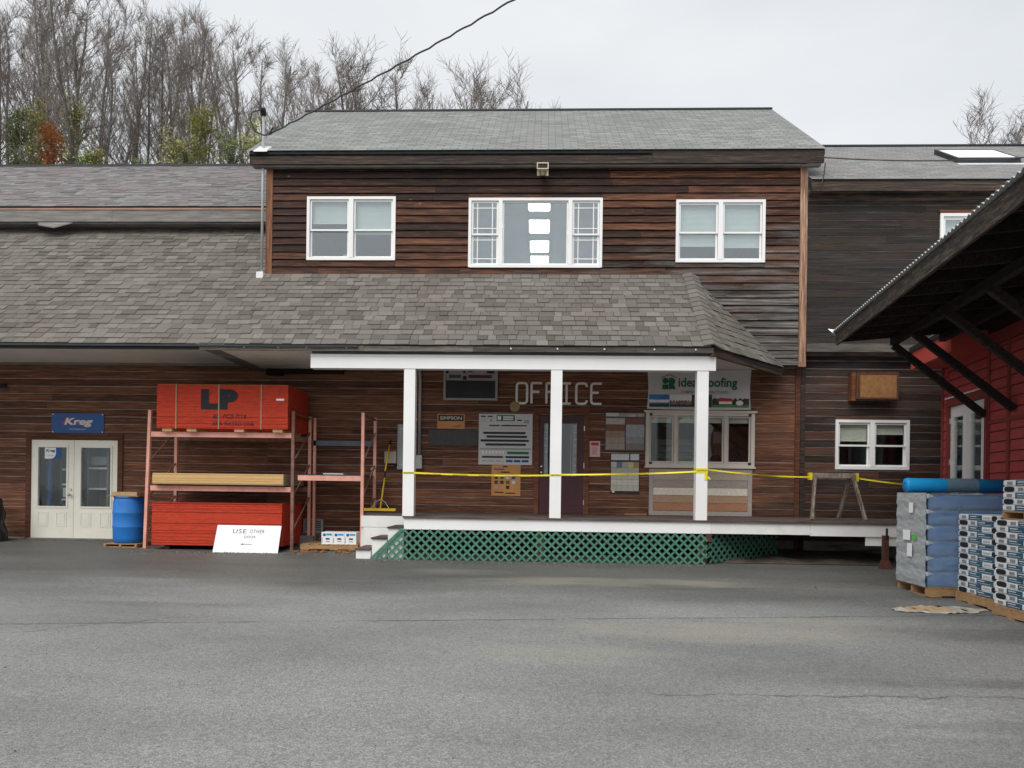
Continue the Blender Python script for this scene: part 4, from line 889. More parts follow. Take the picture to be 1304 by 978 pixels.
# roofing sample board at the top
t = thing('sample_board', (-1.46, WY, 2.95), 'grey framed board with black sample panel, high beside the left porch post', 'sign board')
ring(panel(-2.01, -.91, 2.96, 3.60, .012), -2.01, -.91, 2.95, 3.61, .04, WY - .04, WY - .013).build('panel', M['frame_grey'], t)
panel(-1.96, -.96, 2.995, 3.35, .012, WY - .0125).build('sample', M['panel_black'], t)
panel(-1.90, -1.66, 3.40, 3.465, .01, WY - .0125).build('sample', M['panel_grey'], t); panel(-1.62, -1.54, 3.37, 3.44, .01, WY - .0125).build('sample', M['panel_black'], t)
mb = panel(-1.50, -1.03, 3.40, 3.465, .01, WY - .0125); mb.build('sample', M['door_brown'], t)
mb = MB(); mb.box(-1.97, -1.91, -.034, -.0305, 3.50, 3.56); mb.box(-1.52, -1.42, -.034, -.0305, 3.525, 3.545); mb.box(-1.13, -.98, -.034, -.0305, 3.50, 3.56); mb.build('print', M['print_black'], t)
disc(-1.59, 3.53, .03, -.0305, .003, 14).build('print', M['print_black'], t)
# black and orange sign
t = thing('shop_sign', (-1.85, WY, 2.37), 'small black and orange sign with cream capitals on the porch wall', 'sign')
panel(-2.13, -1.57, 2.37, 2.67, .014).build('panel', M['orange_sign'], t); mb = MB(); mb.box(-2.105, -1.595, -.035, -.0325, 2.525, 2.648); mb.build('band', M['print_black'], t)
text_mesh('SIMPSON', M['cream'], (-2.075, -1.625, 2.55, 2.622), -.0365, t, 0, .03)
mb = MB(); mb.box(-1.82, -1.68, -.0345, -.0325, 2.405, 2.415); mb.box(-1.75, -1.63, -.0345, -.0325, 2.43, 2.437); mb.build('small_print', M['rust'], t)
# dark roofing strip
t = thing('shingle_sample', (-1.8, WY, 2.0), 'dark grey strip of four roofing panels beside the white sample board', 'sample')
for k in range(4):
    a = -2.30 + k * .252; panel(a, min(a + .25, -1.285), 2.03 + .0 * k, 2.35, .02).build('panel', M['panel_grey'], t)
MB().box(-2.2, -2.05, -.045, -.018, 2.005, 2.028).build('foot', M['panel_black'], t); MB().box(-1.42, -1.29, -.045, -.018, 2.005, 2.028).build('foot', M['panel_black'], t)
# white board with metal samples
t = thing('sample_board', (-.73, WY, 1.65), 'large white board of dark metal sample strips left of the office door', 'sign board')
panel(-1.28, -.19, 1.65, 2.68, .022).build('panel', M['board_white'], t); yf = WY - .0225
def strip(x0, x1, z0, z1, mat, name='sample', th=.008): panel(x0, x1, z0, z1, th, yf).build(name, mat, t)
strip(-.92, -.55, 2.535, 2.655, M['print_green'], 'logo', .003); strip(-.90, -.83, 2.555, 2.635, M['print_white'], 'logo', .006)
strip(-.79, -.58, 2.60, 2.63, M['print_white'], 'print', .005); strip(-.79, -.58, 2.555, 2.585, M['print_white'], 'print', .005)
for a, b, z in ((-1.24, -1.14, 2.615), (-1.10, -1.0, 2.615), (-.50, -.41, 2.54)): strip(a, b, z, z + .025, M['print_black'], 'print', .003)
for k in range(4): strip(-.36 + k * .028, -.345 + k * .028, 2.49, 2.56, M['print_grey'], 'print', .003)
for a, b, z in ((-1.18, -1.17, 2.51), (-1.05, -1.02, 2.52)): strip(a, b, z, z + .05, M['print_grey'], 'print', .003)
strip(-1.07, -.85, 2.43, 2.455, M['panel_grey']); strip(-.82, -.62, 2.43, 2.455, M['print_black']); strip(-.615, -.30, 2.43, 2.455, M['door_brown'])
for k in range(24): strip(-1.22 + k * .042, -1.20 + k * .042, 2.375, 2.385, M['print_grey'], 'print', .002)
for a, b, z in ((-1.19, -.33, 2.27), (-1.12, -.30, 2.195), (-1.24, -.26, 2.115), (-1.14, -.32, 2.035)): strip(a, b, z, z + .045, M['panel_black'])
strip(-1.25, -.22, 1.955, 1.985, M['frame_grey'])
for k in range(7): strip(-1.21 + k * .068, -1.165 + k * .068, 1.865, 1.925, M['print_white'], 'sample', .014); 
strip(-.70, -.26, 1.865, 1.915, M['print_green']); strip(-1.21, -.78, 1.785, 1.825, M['door_plum']); strip(-.73, -.25, 1.785, 1.825, M['print_black'])
strip(-1.21, -.76, 1.715, 1.735, M['frame_grey']); 
for k in range(3): disc(-1.10 + .15 * k, 1.722, .03, yf - .008, .006, 12).build('sample', M['cream'], t)
for k in range(3): strip(-.72 + k * .16, -.585 + k * .16, 1.70, 1.75, M['sign_blue'])
# orange colour chart
t = thing('colour_chart', (-.71, WY, 1.02), 'orange colour chart with small dark chips hanging below the white board', 'colour chart')
panel(-1.01, -.42, 1.02, 1.648, .014).build('panel', M['orange'], t); yf = WY - .0145
panel(-.475, -.455, 1.03, 1.64, .004, yf).build('edge', M['cardboard'], t)
for i in range(4):
    for j in range(3):
        if (i, j) in ((1, 2), (3, 2)): continue
        m_ = [M['panel_black'], M['panel_grey'], M['frame_grey'], M['print_green'], M['beige'], M['door_brown'], M['board_white'], M['steel_blue']][(i * 3 + j * 5) % 8]
        panel(-.95 + i * .118, -.88 + i * .118, 1.36 - j * .10, 1.425 - j * .10, .004, yf).build('chip', m_, t)
for a, b, z, m_ in ((-.96, -.75, 1.545, 'sign_blue'), (-.78, -.69, 1.60, 'print_black'), (-.82, -.64, 1.485, 'print_black'), (-.95, -.76, 1.075, 'door_brown'), (-.72, -.52, 1.06, 'door_brown')): panel(a, b, z, z + .025, .003, yf).build('print', M[m_], t)
# round plaque
t = thing('round_plaque', (-.555, WY, 2.72), 'small round brass-coloured plaque under the letters left of the door', 'plaque')
disc(-.555, 2.83, .105, WY, .02, 28).build('disc', M['brass'], t)
for r_ in (.09, .05): 
    mb = MB(); mb.tube([(-.555 + r_ * math.cos(2 * math.pi * k / 24), WY - .02, 2.83 + r_ * math.sin(2 * math.pi * k / 24)) for k in range(25)], .005, 5); mb.build('rim', M['brass'], t)
# pink notice
t = thing('notice', (1.08, WY, 1.83), 'pink and white paper notice right of the plum office door', 'notice')
panel(.97, 1.18, 1.83, 2.15, .006).build('sheet', M['pink_note'], t); mb = MB(); mb.box(1.0, 1.15, -.0265, -.0245, 2.06, 2.12); mb.build('heading', M['print_red'], t)
mb = MB()
for k in range(6): mb.box(1.02, 1.13 - .02 * (k % 2), -.0262, -.0245, 1.88 + k * .026, 1.888 + k * .026)
mb.build('print', M['print_red'], t)
# two boards of shingle colours
t = thing('sample_board', (1.67, WY, 1.95), 'brown and grey board of shingle colours, upper of two beside the door', 'sign board')
panel(1.27, 2.08, 1.96, 2.74, .014).build('panel', M['panel_grey'], t); yf = WY - .0145
panel(1.29, 1.55, 2.65, 2.72, .004, yf).build('heading', M['board_white'], t); panel(1.56, 2.06, 2.645, 2.715, .003, yf).build('heading', M['torn_paper'], t)
cm = {}
def cmat(c):
    if c not in cm: cm[c] = plain('swatch_%d' % len(cm), c, .85, .14, 30, .3)
    return cm[c]
left = [(.50, .46, .42), (.20, .10, .075), (.34, .23, .18), (.38, .31, .25), (.37, .32, .29)]; rgt = [(.22, .10, .08), (.38, .39, .38), (.36, .38, .40), (.30, .31, .32), (.27, .22, .21)]
for k in range(5):
    z = 2.49 - k * .128
    for i in range(3):
        panel(1.29 + i * .128, 1.415 + i * .128, z, z + .125, .01 + .003 * ((i + k) % 2), yf).build('shingle', cmat(left[k]), t); panel(1.695 + i * .123, 1.815 + i * .123, z, z + .125, .01 + .003 * ((i + k) % 2), yf).build('shingle', cmat(rgt[k]), t)
t = thing('sample_board', (1.68, WY, 1.09), 'pale cream and grey board of colour chips, lower of two beside the door', 'sign board')
panel(1.39, 1.98, 1.09, 1.91, .014).build('panel', M['panel_black'], t)
panel(1.405, 1.765, 1.77, 1.895, .004, yf).build('heading', M['board_white'], t); panel(1.79, 1.965, 1.77, 1.895, .004, yf).build('heading', M['board_white'], t)
rows = [[(.50, .53, .52), (.16, .21, .23), (.38, .42, .38), (.62, .50, .26), (.42, .27, .13)], [(.45, .44, .37)] * 5, [(.55, .53, .46)] * 5, [(.60, .57, .50)] * 5, [(.52, .49, .40)] * 5]
for k, rw in enumerate(rows):
    z = 1.62 - k * .118
    for i, c_ in enumerate(rw): panel(1.405 + i * .1125, 1.515 + i * .1125, z, z + .114, .006, yf).build('chip', cmat(c_), t)
panel(1.43, 1.48, 1.155 - .04, 1.145, .005, yf).build('print', M['print_white'], t)
# roofing banner
t = thing('banner', (3.15, WY, 2.8), 'white vinyl banner with green logo and photo strip above the sales window', 'banner')
mb = MB(); n = 14
pts = []
for j in range(7):
    for i in range(n + 1):
        fx = i / n; fz = j / 6; sag = .02 * math.sin(fz * math.pi); x = 2.11 + 2.07 * fx + (sag if fx < .5 else -sag) * abs(2 * fx - 1) ** 3
        pts.append((x, WY - .022 - .006 * math.sin(fx * 17 + fz * 3), 2.81 + .80 * fz - .015 * math.sin(fx * math.pi)))
mb.v = pts + [(x, y + .004, z) for x, y, z in pts]; k0 = len(pts)
for j in range(6):
    for i in range(n): a = j * (n + 1) + i; mb.f += [(a, a + 1, a + n + 2, a + n + 1), (k0 + a, k0 + a + n + 1, k0 + a + n + 2, k0 + a + 1)]
mb.m = [0] * len(mb.f); mb.t = [.5] * len(mb.f); mb.build('sheet', M['board_white'], t, True)
yb = WY - .031
lg = disc(2.47, 3.375, .062, yb, .002, 24); lg.build('logo', M['print_green'], t)
mb = MB(); mb.box(2.41, 2.53, yb - .002, yb, 3.205, 3.30); mb.build('logo', M['print_green'], t)
mb = stroke([(2.56, 3.21), (2.56, 3.43), (2.64, 3.43)] + arc(2.635, 3.37, .06, hp, -hp, 8) + [(2.57, 3.30)]); 
mb = MB(); mb.box(2.54, 2.60, yb - .002, yb, 3.205, 3.435); mb.build('logo', M['print_green'], t); d_ = disc(2.60, 3.365, .07, yb - .0005, .002, 20); d_.build('logo', M['print_green'], t)
mb = MB(); mb.face([(2.58, yb - .003, 3.30), (2.64, yb - .003, 3.30), (2.68, yb - .003, 3.205), (2.61, yb - .003, 3.205)]); mb.build('logo', M['print_green'], t)
mb = MB(); mb.bar((2.39, yb - .002, 3.44), (2.54, yb - .002, 3.50), .004, .014, up=(0, 0, 1)); mb.bar((2.54, yb - .002, 3.50), (2.70, yb - .002, 3.44), .004, .014, up=(0, 0, 1)); mb.build('logo', M['print_green'], t)
text_mesh('ideal roofing', M['print_green'], (2.73, 3.90, 3.20, 3.445), yb - .002, t, 0, .022)
text_mesh('COMPANY \u00b7 MANUFACTURERS', M['print_grey'], (2.78, 3.73, 3.125, 3.18), yb - .002, t, 0, .01)
ph = [(2.15, 2.55, [('print_sky', 0, 1), ('print_tree', 0, .28), ('print_white', .35, .62)]), (2.56, 3.0, [('print_white', 0, 1), ('print_village', 0, .6), ('print_tree', .05, .2)]), (3.0, 3.4, [('print_tree', 0, 1)]), (3.41, 4.14, [('board_white', 0, 1), ('print_tree', .2, .78), ('print_lawn', 0, .2)])]
for a, b, ls in ph:
    for i, (m_, z0, z1) in enumerate(ls):
        mb = MB()
        if i == 0 or m_ == 'print_lawn': mb.box(a, b, yb - .002 - .001 * i, yb - .001 * i, 2.85 + .25 * z0, 2.85 + .25 * z1)
        else:
            nn = 16; up = [(a + (b - a) * k / nn, 2.85 + .25 * (z0 + (z1 - z0) * (.62 + .38 * abs(math.sin(k * 1.7 + a))))) for k in range(nn + 1)]
            for k in range(nn): mb.face([(up[k][0], yb - .002 - .001 * i, 2.85 + .25 * z0), (up[k + 1][0], yb - .002 - .001 * i, 2.85 + .25 * z0), (up[k + 1][0], yb - .002 - .001 * i, up[k + 1][1]), (up[k][0], yb - .002 - .001 * i, up[k][1])])
        mb.build('picture', M[m_], t)
mb = MB(); mb.face([(3.50, yb - .007, 2.97), (3.82, yb - .007, 2.97), (3.78, yb - .007, 3.03), (3.56, yb - .007, 3.04)]); mb.build('picture', M['print_red'], t)
mb = MB(); mb.box(3.54, 3.80, yb - .009, yb - .0065, 2.915, 2.968); mb.build('picture', M['print_white'], t); disc(3.95, 2.94, .05, yb - .0055, .002, 14, 1.5).build('picture', M['print_white'], t)
# siding colour board under the sales window
t = thing('siding_display', (3.2, WY, .68), 'framed board of five siding colours standing under the sales window', 'sign board')
ring(panel(2.20, 4.19, .70, 1.58, .012), 2.17, 4.22, .672, 1.605, .085, WY - .035, WY - .0125).build('frame', cmat((.40, .345, .32)), t)
cols = [(.42, .355, .28), (.35, .30, .27), (.70, .64, .53), (.40, .27, .18), (.40, .20, .115)]
for k in range(5): panel(2.258, 4.132, 1.385 - k * .153 + .002, 1.515 - k * .153 + .018, .016, WY - .0125).build('plank', cmat(cols[k]), t)
o = MB(); o.box(1.68, 2.12, -.10, -.02, .666, .70); tag(o.build('wood_offcut', M['brown_panel']), 'short brown wood offcut on the porch floor by the wall', 'board')
# electrical gear left of the porch post
t = thing('electrical_panel', (-2.75, WY, 1.5), 'grey metal electrical panel with meter behind the left porch post', 'electrical panel')
panel(-2.92, -2.58, 1.53, 2.44, .12).build('cabinet', M['elbox'], t); ring(MB(), -2.90, -2.60, 1.56, 2.41, .02, WY - .128, WY - .121).build('cover_rim', M['elbox'], t)
mb = MB(); mb.tube([(-2.66, WY - .12, 2.10), (-2.66, WY - .19, 2.10), (-2.66, WY - .20, 2.10)], [.085, .085, .06], 20); mb.build('meter', M['frame_grey'], t); 
mb = MB(); mb.tube([(-2.66, WY - .121, 2.10), (-2.66, WY - .15, 2.10)], .095, 20); mb.build('meter_ring', M['print_black'], t)
mb = MB(); mb.box(-2.90, -2.6, -.146, -.1385, 1.62, 1.64); mb.box(-2.90, -2.6, -.146, -.1385, 2.34, 2.36); mb.build('label_strip', M['board_white'], t)
t = thing('conduit', (-2.5, WY, 1.55), 'grey conduit running down the porch wall to a small box', 'conduit')
MB().tube([(-2.50, WY - .09, 3.56), (-2.49, WY - .05, 3.45), (-2.485, WY - .04, 3.35), (-2.485, WY - .04, 1.80)], .033, 10).build('pipe', M['conduit'], t, True)
panel(-2.545, -2.425, 1.55, 1.82, .09).build('box', M['conduit'], t)
t = thing('junction_box', (-3.06, WY, 1.6), 'small beige junction box with black cable left of the porch post', 'junction box')
panel(-3.19, -2.945, 1.65, 1.89, .09).build('box', M['beige'], t); panel(-3.18, -2.955, 1.66, 1.88, .006, WY - .0905).build('cover', M['beige'], t)
MB().tube([(-3.13, WY - .05, 1.65), (-3.12, WY - .05, 1.58), (-3.07, WY - .045, 1.555), (-3.0, WY - .04, 1.58), (-2.95, WY - .03, 1.62), (-2.915, WY - .03, 1.66)], .012, 6).build('cable', M['black_rubber'], t, True)
o = disc(-3.42, 1.53, .04, WY, .04, 16, 1.6); tag(o.build('oval_fitting', M['beige'], smooth=False), 'small pale oval fitting on the boards left of the broom', 'fitting')
t = thing('louvre_vent', (-4.65, WY, .2), 'grey metal louvred vent low on the wall behind the narrow rack', 'vent')
ring(MB(), -4.86, -4.45, .20, .49, .035, WY - .03, WY).build('frame', M['frame_grey'], t)
for k in range(5): MB().hexa([(-4.825, WY - .028, .237 + k * .044), (-4.485, WY - .028, .237 + k * .044), (-4.485, WY - .004, .26 + k * .044), (-4.825, WY - .004, .26 + k * .044), (-4.825, WY - .026, .242 + k * .044), (-4.485, WY - .026, .242 + k * .044), (-4.485, WY - .002, .265 + k * .044), (-4.825, WY - .002, .265 + k * .044)]).build('slat', M['frame_grey'], t)
MB().box(-4.83, -4.48, WY - .003, WY, .23, .46).build('backing', M['print_black'], t)
o = MB(); o.tube([(-11.6, -.08, 3.17), (-11.12, -.08, 3.17)], .035, 8); o.box(-11.3, -11.26, -.08, -.017, 3.15, 3.19); tag(o.build('wall_pipe', M['black_rubber']), 'short dark pipe on the wall at the far left edge', 'pipe')
# loudspeaker horn under the eave
t = thing('loudspeaker_horn', (-.05, -.35, 7.290), 'cream loudspeaker horn mounted under the main eave above the middle window', 'loudspeaker')
mb = MB(); mb.tube([(-.05, -.30, 7.450), (-.05, -.33, 7.430), (-.05, -.46, 7.390)], [.05, .05, .045], 12); mb.build('driver', M['horn'], t, True)
mb = MB(); mb.hexa([(-.09, -.42, 7.350), (-.01, -.42, 7.350), (-.01, -.42, 7.430), (-.09, -.42, 7.430), (-.16, -.56, 7.300), (.06, -.56, 7.300), (.06, -.56, 7.420), (-.16, -.56, 7.420)])
mb.f.pop(-5); mb.m.pop(-5); mb.t.pop(-5); mb.build('horn', M['horn'], t)
ring(MB(), -.165, .065, 7.425, 7.555, .02, -.575, -.558).build('rim', M['horn'], t); MB().box(-.09, -.01, -.43, -.42, 7.340, 7.390).build('throat', M['print_black'], t); MB().box(-.07, -.03, -.32, -.248, 7.400, 7.520).build('bracket', M['horn'], t)

# ================================================================== racks and what they carry
def rack(name, label, xl, xr, yf, yb, h, beams, front_mats, left=True, right=True, lean=0.0):
    t = thing(name, ((xl + xr) / 2, (yf + yb) / 2, -.05), label, 'storage rack', 'storage racks on the front wall')
    sides = ([xl] if left else []) + ([xr] if right else [])
    for x in sides:
        for y, m_ in ((yf, front_mats[0] if x == xl else front_mats[1]), (yb, 'rack_pink')):
            ln = lean if (x == xl and y == yf) else 0
            mb = MB(); z0 = gz(y); mb.hexa([(x - .028 - ln, y - .03, z0), (x + .028 - ln, y - .03, z0), (x + .028 - ln, y + .03, z0), (x - .028 - ln, y + .03, z0), (x - .028, y - .03, h), (x + .028, y - .03, h), (x + .028, y + .03, h), (x - .028, y + .03, h)])
            mb.build('upright', M[m_], t); MB().box(x - .07 - ln, x + .07 - ln, y - .05, y + .05, z0 - .004, z0 + .008).build('foot_plate', M['rack_rust'], t)
        for z0, z1 in ((.3, .95), (.95, 1.6), (1.6, 2.25)):
            mb = MB(); mb.bar((x, yf, z0), (x, yb, z1), .025, .025); mb.build('brace', M['rack_rust'], t)
        MB().box(x - .02, x + .02, yf, yb, h - .06, h - .03).build('top_brace', M['rack_rust'], t)
    for z, mats in beams:
        for y, m_ in zip((yf, yb), mats):
            if m_: MB().box(xl + .029, xr - .029, y - .025, y + .025, z, z + .095).build('beam', M[m_], t)
    return t
RF, RB = -1.35, -.30
rack('storage_rack', 'wide pink steel rack loaded with red panel stacks', -7.40, -4.66, RF, RB, 2.56, [(2.06, ('rack_pink', 'rack_rust')), (1.045, ('rack_pink', 'rack_rust'))], ('rack_pink', 'rack_rust'), lean=.07)
r2 = rack('storage_rack', 'narrow pink steel rack with a single empty shelf', -4.585, -3.34, RF, RB, 2.55, [(1.27, ('rack_pink', 'rack_rust'))], ('rack_pink', 'rack_pink'), left=False)
MB().box(-4.60, -3.38, RB - .03, RB + .02, 1.98, 2.08).build('beam', M['steel_blue'], r2)
mb = MB(); mb.box(-4.60, -3.36, RF + .03, RB - .03, 1.366, 1.39); mb.build('shelf_board', M['panel_black'], r2)
for x in (-4.585,):
    MB().box(x - .0, x + .05, RB - .03, RB + .03, 0, 2.53).build('upright', M['rack_pink'], r2)
o = MB(); o.box(-4.10, -3.72, RF + .05, RF + .25, 1.391, 1.41); tag(o.build('offcut', M['board_white']), 'thin white offcut lying on the empty rack shelf', 'offcut')
def panel_stack(name, label, x0, x1, yf, yb, z0, z1, n, mat, top, seed):
    t = thing(name, ((x0 + x1) / 2, (yf + yb) / 2, z0), label, 'panel stack'); q = random.Random(seed); mb = MB(); h = (z1 - z0) / n
    for k in range(n):
        dx = q.uniform(-.005, .005); dy = q.uniform(-.007, .007); a = z0 + k * h; mb.box(x0 + dx, x1 + dx, yf + dy, yb + dy, a, a + h - .0008, 0)
    mb.build('sheets', [mat], t); return t
PF, PB = -1.50, -.28
def dun(x, z0, z1, label): o = MB(); o.box(x - .09, x + .09, PF + .03, PB - .05, z0, z1); tag(o.build('timber_bearer', M['dunnage']), label, 'timber', 'timber bearers under the stacks')
for k, x in enumerate((-7.02, -6.55, -5.65, -4.92)): dun(x, 2.156, 2.215, ['leftmost yellow timber block under the upper red panel stack', 'second yellow timber block under the upper red stack', 'third yellow timber block under the upper red stack', 'rightmost yellow timber block under the upper red stack'][k])
t = panel_stack('panel_stack', 'red-edged stack of boards with black lettering on the upper shelf', -7.20, -4.72, PF, PB, 2.216, 3.03, 34, M['osb_red'], None, 1)
mb = MB(); mb.box(-7.19, -4.73, PF + .01, PB - .01, 3.0305, 3.036); mb.build('top_sheet', M['osb_top'], t)
text_mesh('L', M['print_black'], (-6.36, -6.04, 2.57, 2.95), PF - .007, t, 0, .085); text_mesh('P', M['print_black'], (-6.01, -5.66, 2.57, 2.95), PF - .007, t, 0, .085)
text_mesh('65  PCS 7/16', M['print_black'], (-6.13, -5.50, 2.405, 2.485), PF - .007, t, .25, .012); text_mesh('APA RATED OSB', M['print_black'], (-6.15, -5.36, 2.275, 2.345), PF - .007, t, .1, .012)
MB().box(-4.94, -4.79, PF - .008, PF - .006, 2.745, 2.78).build('ticket', M['print_white'], t)
for x in (-6.83, -6.02, -5.22): 
    mb = MB(); mb.box(x - .011, x + .011, PF - .012, PF - .0095, 2.205, 3.042); mb.box(x - .011, x + .011, PF - .012, PB, 3.039, 3.042); mb.build('strap', M['strap'], t)
MB().box(-7.30, -4.80, PF + .15, PB, 1.141, 1.17).build('shelf_liner', M['panel_black'], None)['label'] = 'dark board under the yellow sheets on the middle shelf'
bpy.data.objects['shelf_liner']['category'] = 'board'
t = panel_stack('plywood_stack', 'pale yellow stack of sheets on the middle shelf of the wide rack', -7.27, -4.79, PF, PB, 1.171, 1.375, 9, M['pine'], None, 2)
MB().box(-4.787, -4.783, PF + .02, PB - .02, 1.18, 1.37).build('end_face', M['pine_end'], t)  # thin greyer face over the right end of the sheets
for k, x in enumerate((-7.0, -6.0, -5.0)): o = MB(); o.box(x - .05, x + .05, PF + .05, PB - .05, gz(PB) - .05, .03); tag(o.build('timber_bearer', M['black_wood']), ['dark timber under the left end of the lower red stack', 'dark timber under the middle of the lower red stack', 'dark timber under the right end of the lower red stack'][k], 'timber', 'timber bearers under the stacks')
t = panel_stack('panel_stack', 'plain red-edged stack of boards on the ground under the rack', -7.27, -4.81, PF, PB, .031, .815, 34, M['osb_red'], None, 3)
mb = MB(); mb.box(-7.28, -4.80, PF - .01, PB, .8155, .825); mb.build('top_sheet', M['osb_red'], t)
# leaning white sign
t = thing('hand_lettered_sign', (-5.3, -1.9, gz(-1.95)), 'white hand-lettered sign board leaning against the lower red stack', 'sign')
zb_ = gz(-1.75); yb_, yt_ = -1.75, -1.535; zt_ = .42; th = .012
mb = MB(); mb.hexa([(-6.0, yb_, zb_), (-4.79, yb_, zb_), (-4.79, yb_ + th, zb_), (-6.0, yb_ + th, zb_), (-6.0, yt_, zt_), (-4.80, yt_, zt_), (-4.80, yt_ + th, zt_), (-6.0, yt_ + th, zt_)]); mb.build('board', M['sign_white'], t)
def lean_text(o):
    if not o: return
    me = o.data; base = W[o.name]
    for v in me.vertices:
        z = base.z + v.co.z; f = (z - zb_) / (zt_ - zb_); v.co.y = yb_ + (yt_ - yb_) * f - .003 - base.y
for s, bx in (('USE', (-5.69, -5.44, .275, .35)), ('OTHER', (-5.37, -5.10, .28, .345)), ('DOOR', (-5.46, -5.25, .19, .235))): lean_text(text_mesh(s, M['marker'], bx, -1.7, t, .05, .0, spacing=1.15))
mb = MB(); mb.box(-5.47, -5.30, -1.7, -1.699, .078, .086); mb.face([(-5.51, -1.7, .08), (-5.46, -1.7, .098), (-5.46, -1.7, .064)]); lean_text(mb.build('arrow', M['marker'], t))
# blue barrel on its little pallet
def pallet(x0, x1, y0, y1, z0, label, h=.125, along='x', n=6, group='pallets', mat='pallet', rotz=0):
    t = thing('pallet', ((x0 + x1) / 2, (y0 + y1) / 2, z0), label, 'pallet', group)
    if along == 'x':   # stringers along x, boards across
        for y in (y0 + .02, (y0 + y1) / 2, y1 - .02): MB().box(x0, x1, y - .02, y + .02, z0 + .017, z0 + h - .018).build('stringer', M[mat], t)
        wd = (x1 - x0) / n
        for k in range(n): MB().box(x0 + k * wd + .012, x0 + (k + 1) * wd - .012, y0 - .004, y1 + .004, z0 + h - .0175, z0 + h).build('deck_board', M[mat], t)
        for k in (0, n // 2, n - 1): MB().box(x0 + k * wd + .012, x0 + (k + 1) * wd - .012, y0 - .004, y1 + .004, z0, z0 + .0165).build('deck_board', M[mat], t)
    else:
        for x in (x0 + .02, (x0 + x1) / 2, x1 - .02): MB().box(x - .02, x + .02, y0, y1, z0 + .017, z0 + h - .018).build('stringer', M[mat], t)
        wd = (y1 - y0) / n
        for k in range(n): MB().box(x0 - .004, x1 + .004, y0 + k * wd + .012, y0 + (k + 1) * wd - .012, z0 + h - .0175, z0 + h).build('deck_board', M[mat], t)
        for k in (0, n // 2, n - 1): MB().box(x0 - .004, x1 + .004, y0 + k * wd + .012, y0 + (k + 1) * wd - .012, z0, z0 + .0165).build('deck_board', M[mat], t)
    return t
pallet(-8.30, -7.66, -1.30, -.72, gz(-1.0) - .01, 'small worn pallet under the blue barrel', .075, 'y', 5)
t = thing('barrel', (-7.97, -1.0, .03), 'blue plastic barrel standing beside the pink rack', 'barrel')
bz = gz(-1.0) + .066; pr = [(.001, 0), (.25, 0), (.275, .02), (.285, .10), (.29, .28), (.298, .30), (.298, .32), (.29, .34), (.292, .55), (.299, .57), (.299, .59), (.291, .61), (.285, .78), (.27, .84), (.265, .86), (.28, .868), (.28, .89), (.262, .892), (.255, .87), (.001, .87)]
MB().lathe(pr, (-7.97, -1.0, bz), 40).build('drum', M['barrel'], t, True)
o = MB(); z = bz + .893; o.box(-8.30, -7.66, -1.26, -.74, z, z + .014); o.box(-8.22, -7.72, -1.2, -.78, z + .0145, z + .085, 1); tag(o.build('flat_carton', [M['brown_panel'], M['cardboard']]), 'flat brown carton and board lying on top of the blue barrel', 'carton')
# black bagged bundle at the left edge
mb = MB(); n1, n2 = 18, 14
for j in range(n2 + 1):
    f = j / n2; z = gz(-.6) + .92 * f
    for i in range(n1):
        a = 2 * math.pi * i / n1; r_ = (.30 - .12 * f) * (1 + .22 * mnoise.noise((math.cos(a) * 2, math.sin(a) * 2, f * 4))) * (1 if j < n2 else .15); mb.v.append((-11.02 + r_ * math.cos(a), -.6 + r_ * math.sin(a) * .8, z))
for j in range(n2):
    for i in range(n1): a = j * n1 + i; b = j * n1 + (i + 1) % n1; mb.f.append((a, b, b + n1, a + n1)); mb.m.append(1 if (j in (8, 9, 10) and i in (12, 13, 14)) else 0); mb.t.append(.5)
tag(mb.build('bagged_bundle', [M['black_plastic'], M['elbox']], smooth=True), 'lumpy black plastic bag with grey patch left of the double doors', 'bag')
# boxes on the pallet under the narrow rack
pallet(-4.52, -3.42, -1.30, -.45, gz(-.9) - .0, 'low grey-brown pallet under the narrow rack', .11, 'x', 6)
for k in range(3):
    x0 = -4.13 + k * .222; z0 = gz(-.9) + .1105
    t = thing('carton', (x0 + .11, -1.05, z0), ['left white and blue printed carton under the narrow rack', 'middle white and blue printed carton under the narrow rack', 'right white and blue printed carton under the narrow rack'][k], 'carton', 'printed cartons under the rack')
    MB().box(x0, x0 + .216, -1.25, -.9, z0, z0 + .225).build('box', M['print_white'], t)
    MB().box(x0 + .08, x0 + .155, -1.253, -1.2505, z0 + .085, z0 + .115).build('hand_hole', M['print_black'], t)
    mb = MB(); mb.box(x0 + .03, x0 + .08, -1.253, -1.2505, z0 + .15, z0 + .20); mb.build('logo', M['sign_blue'], t); mb = MB(); mb.box(x0 + .09, x0 + .20, -1.253, -1.2505, z0 + .165, z0 + .20); mb.build('print', M['roll_blue'], t)
    mb = MB(); mb.box(x0 + .08, x0 + .16, -1.253, -1.2505, z0 + .045, z0 + .055); mb.build('print', M['sign_blue'], t); mb = MB(); mb.box(x0 + .01, x0 + .016, -1.253, -1.2505, z0 + .02, z0 + .12); mb.build('print', M['sign_blue'], t)
o = MB(); z0 = gz(-.45) + .11; o.box(-4.90, -4.54, -.40, -.06, gz(0) - .05, .17); tag(o.build('concrete_block', M['concrete']), 'grey concrete block against the wall under the vent', 'block')
q = random.Random(4); o = MB()
for k in range(40):
    x = q.uniform(-4.55, -3.5); y = q.uniform(-1.62, -1.36); s = q.uniform(.02, .07); a = q.uniform(0, 3); z = gz(y)
    c, s_ = math.cos(a), math.sin(a); P = [(x + (u * c - v * s_), y + (u * s_ + v * c), z + .002) for u, v in ((-s, -s * .3), (s, -s * .2), (s * .7, s * .3), (-s * .8, s * .35))]
    o.hexa(P + [(p[0], p[1], p[2] + q.uniform(.012, .03)) for p in P])
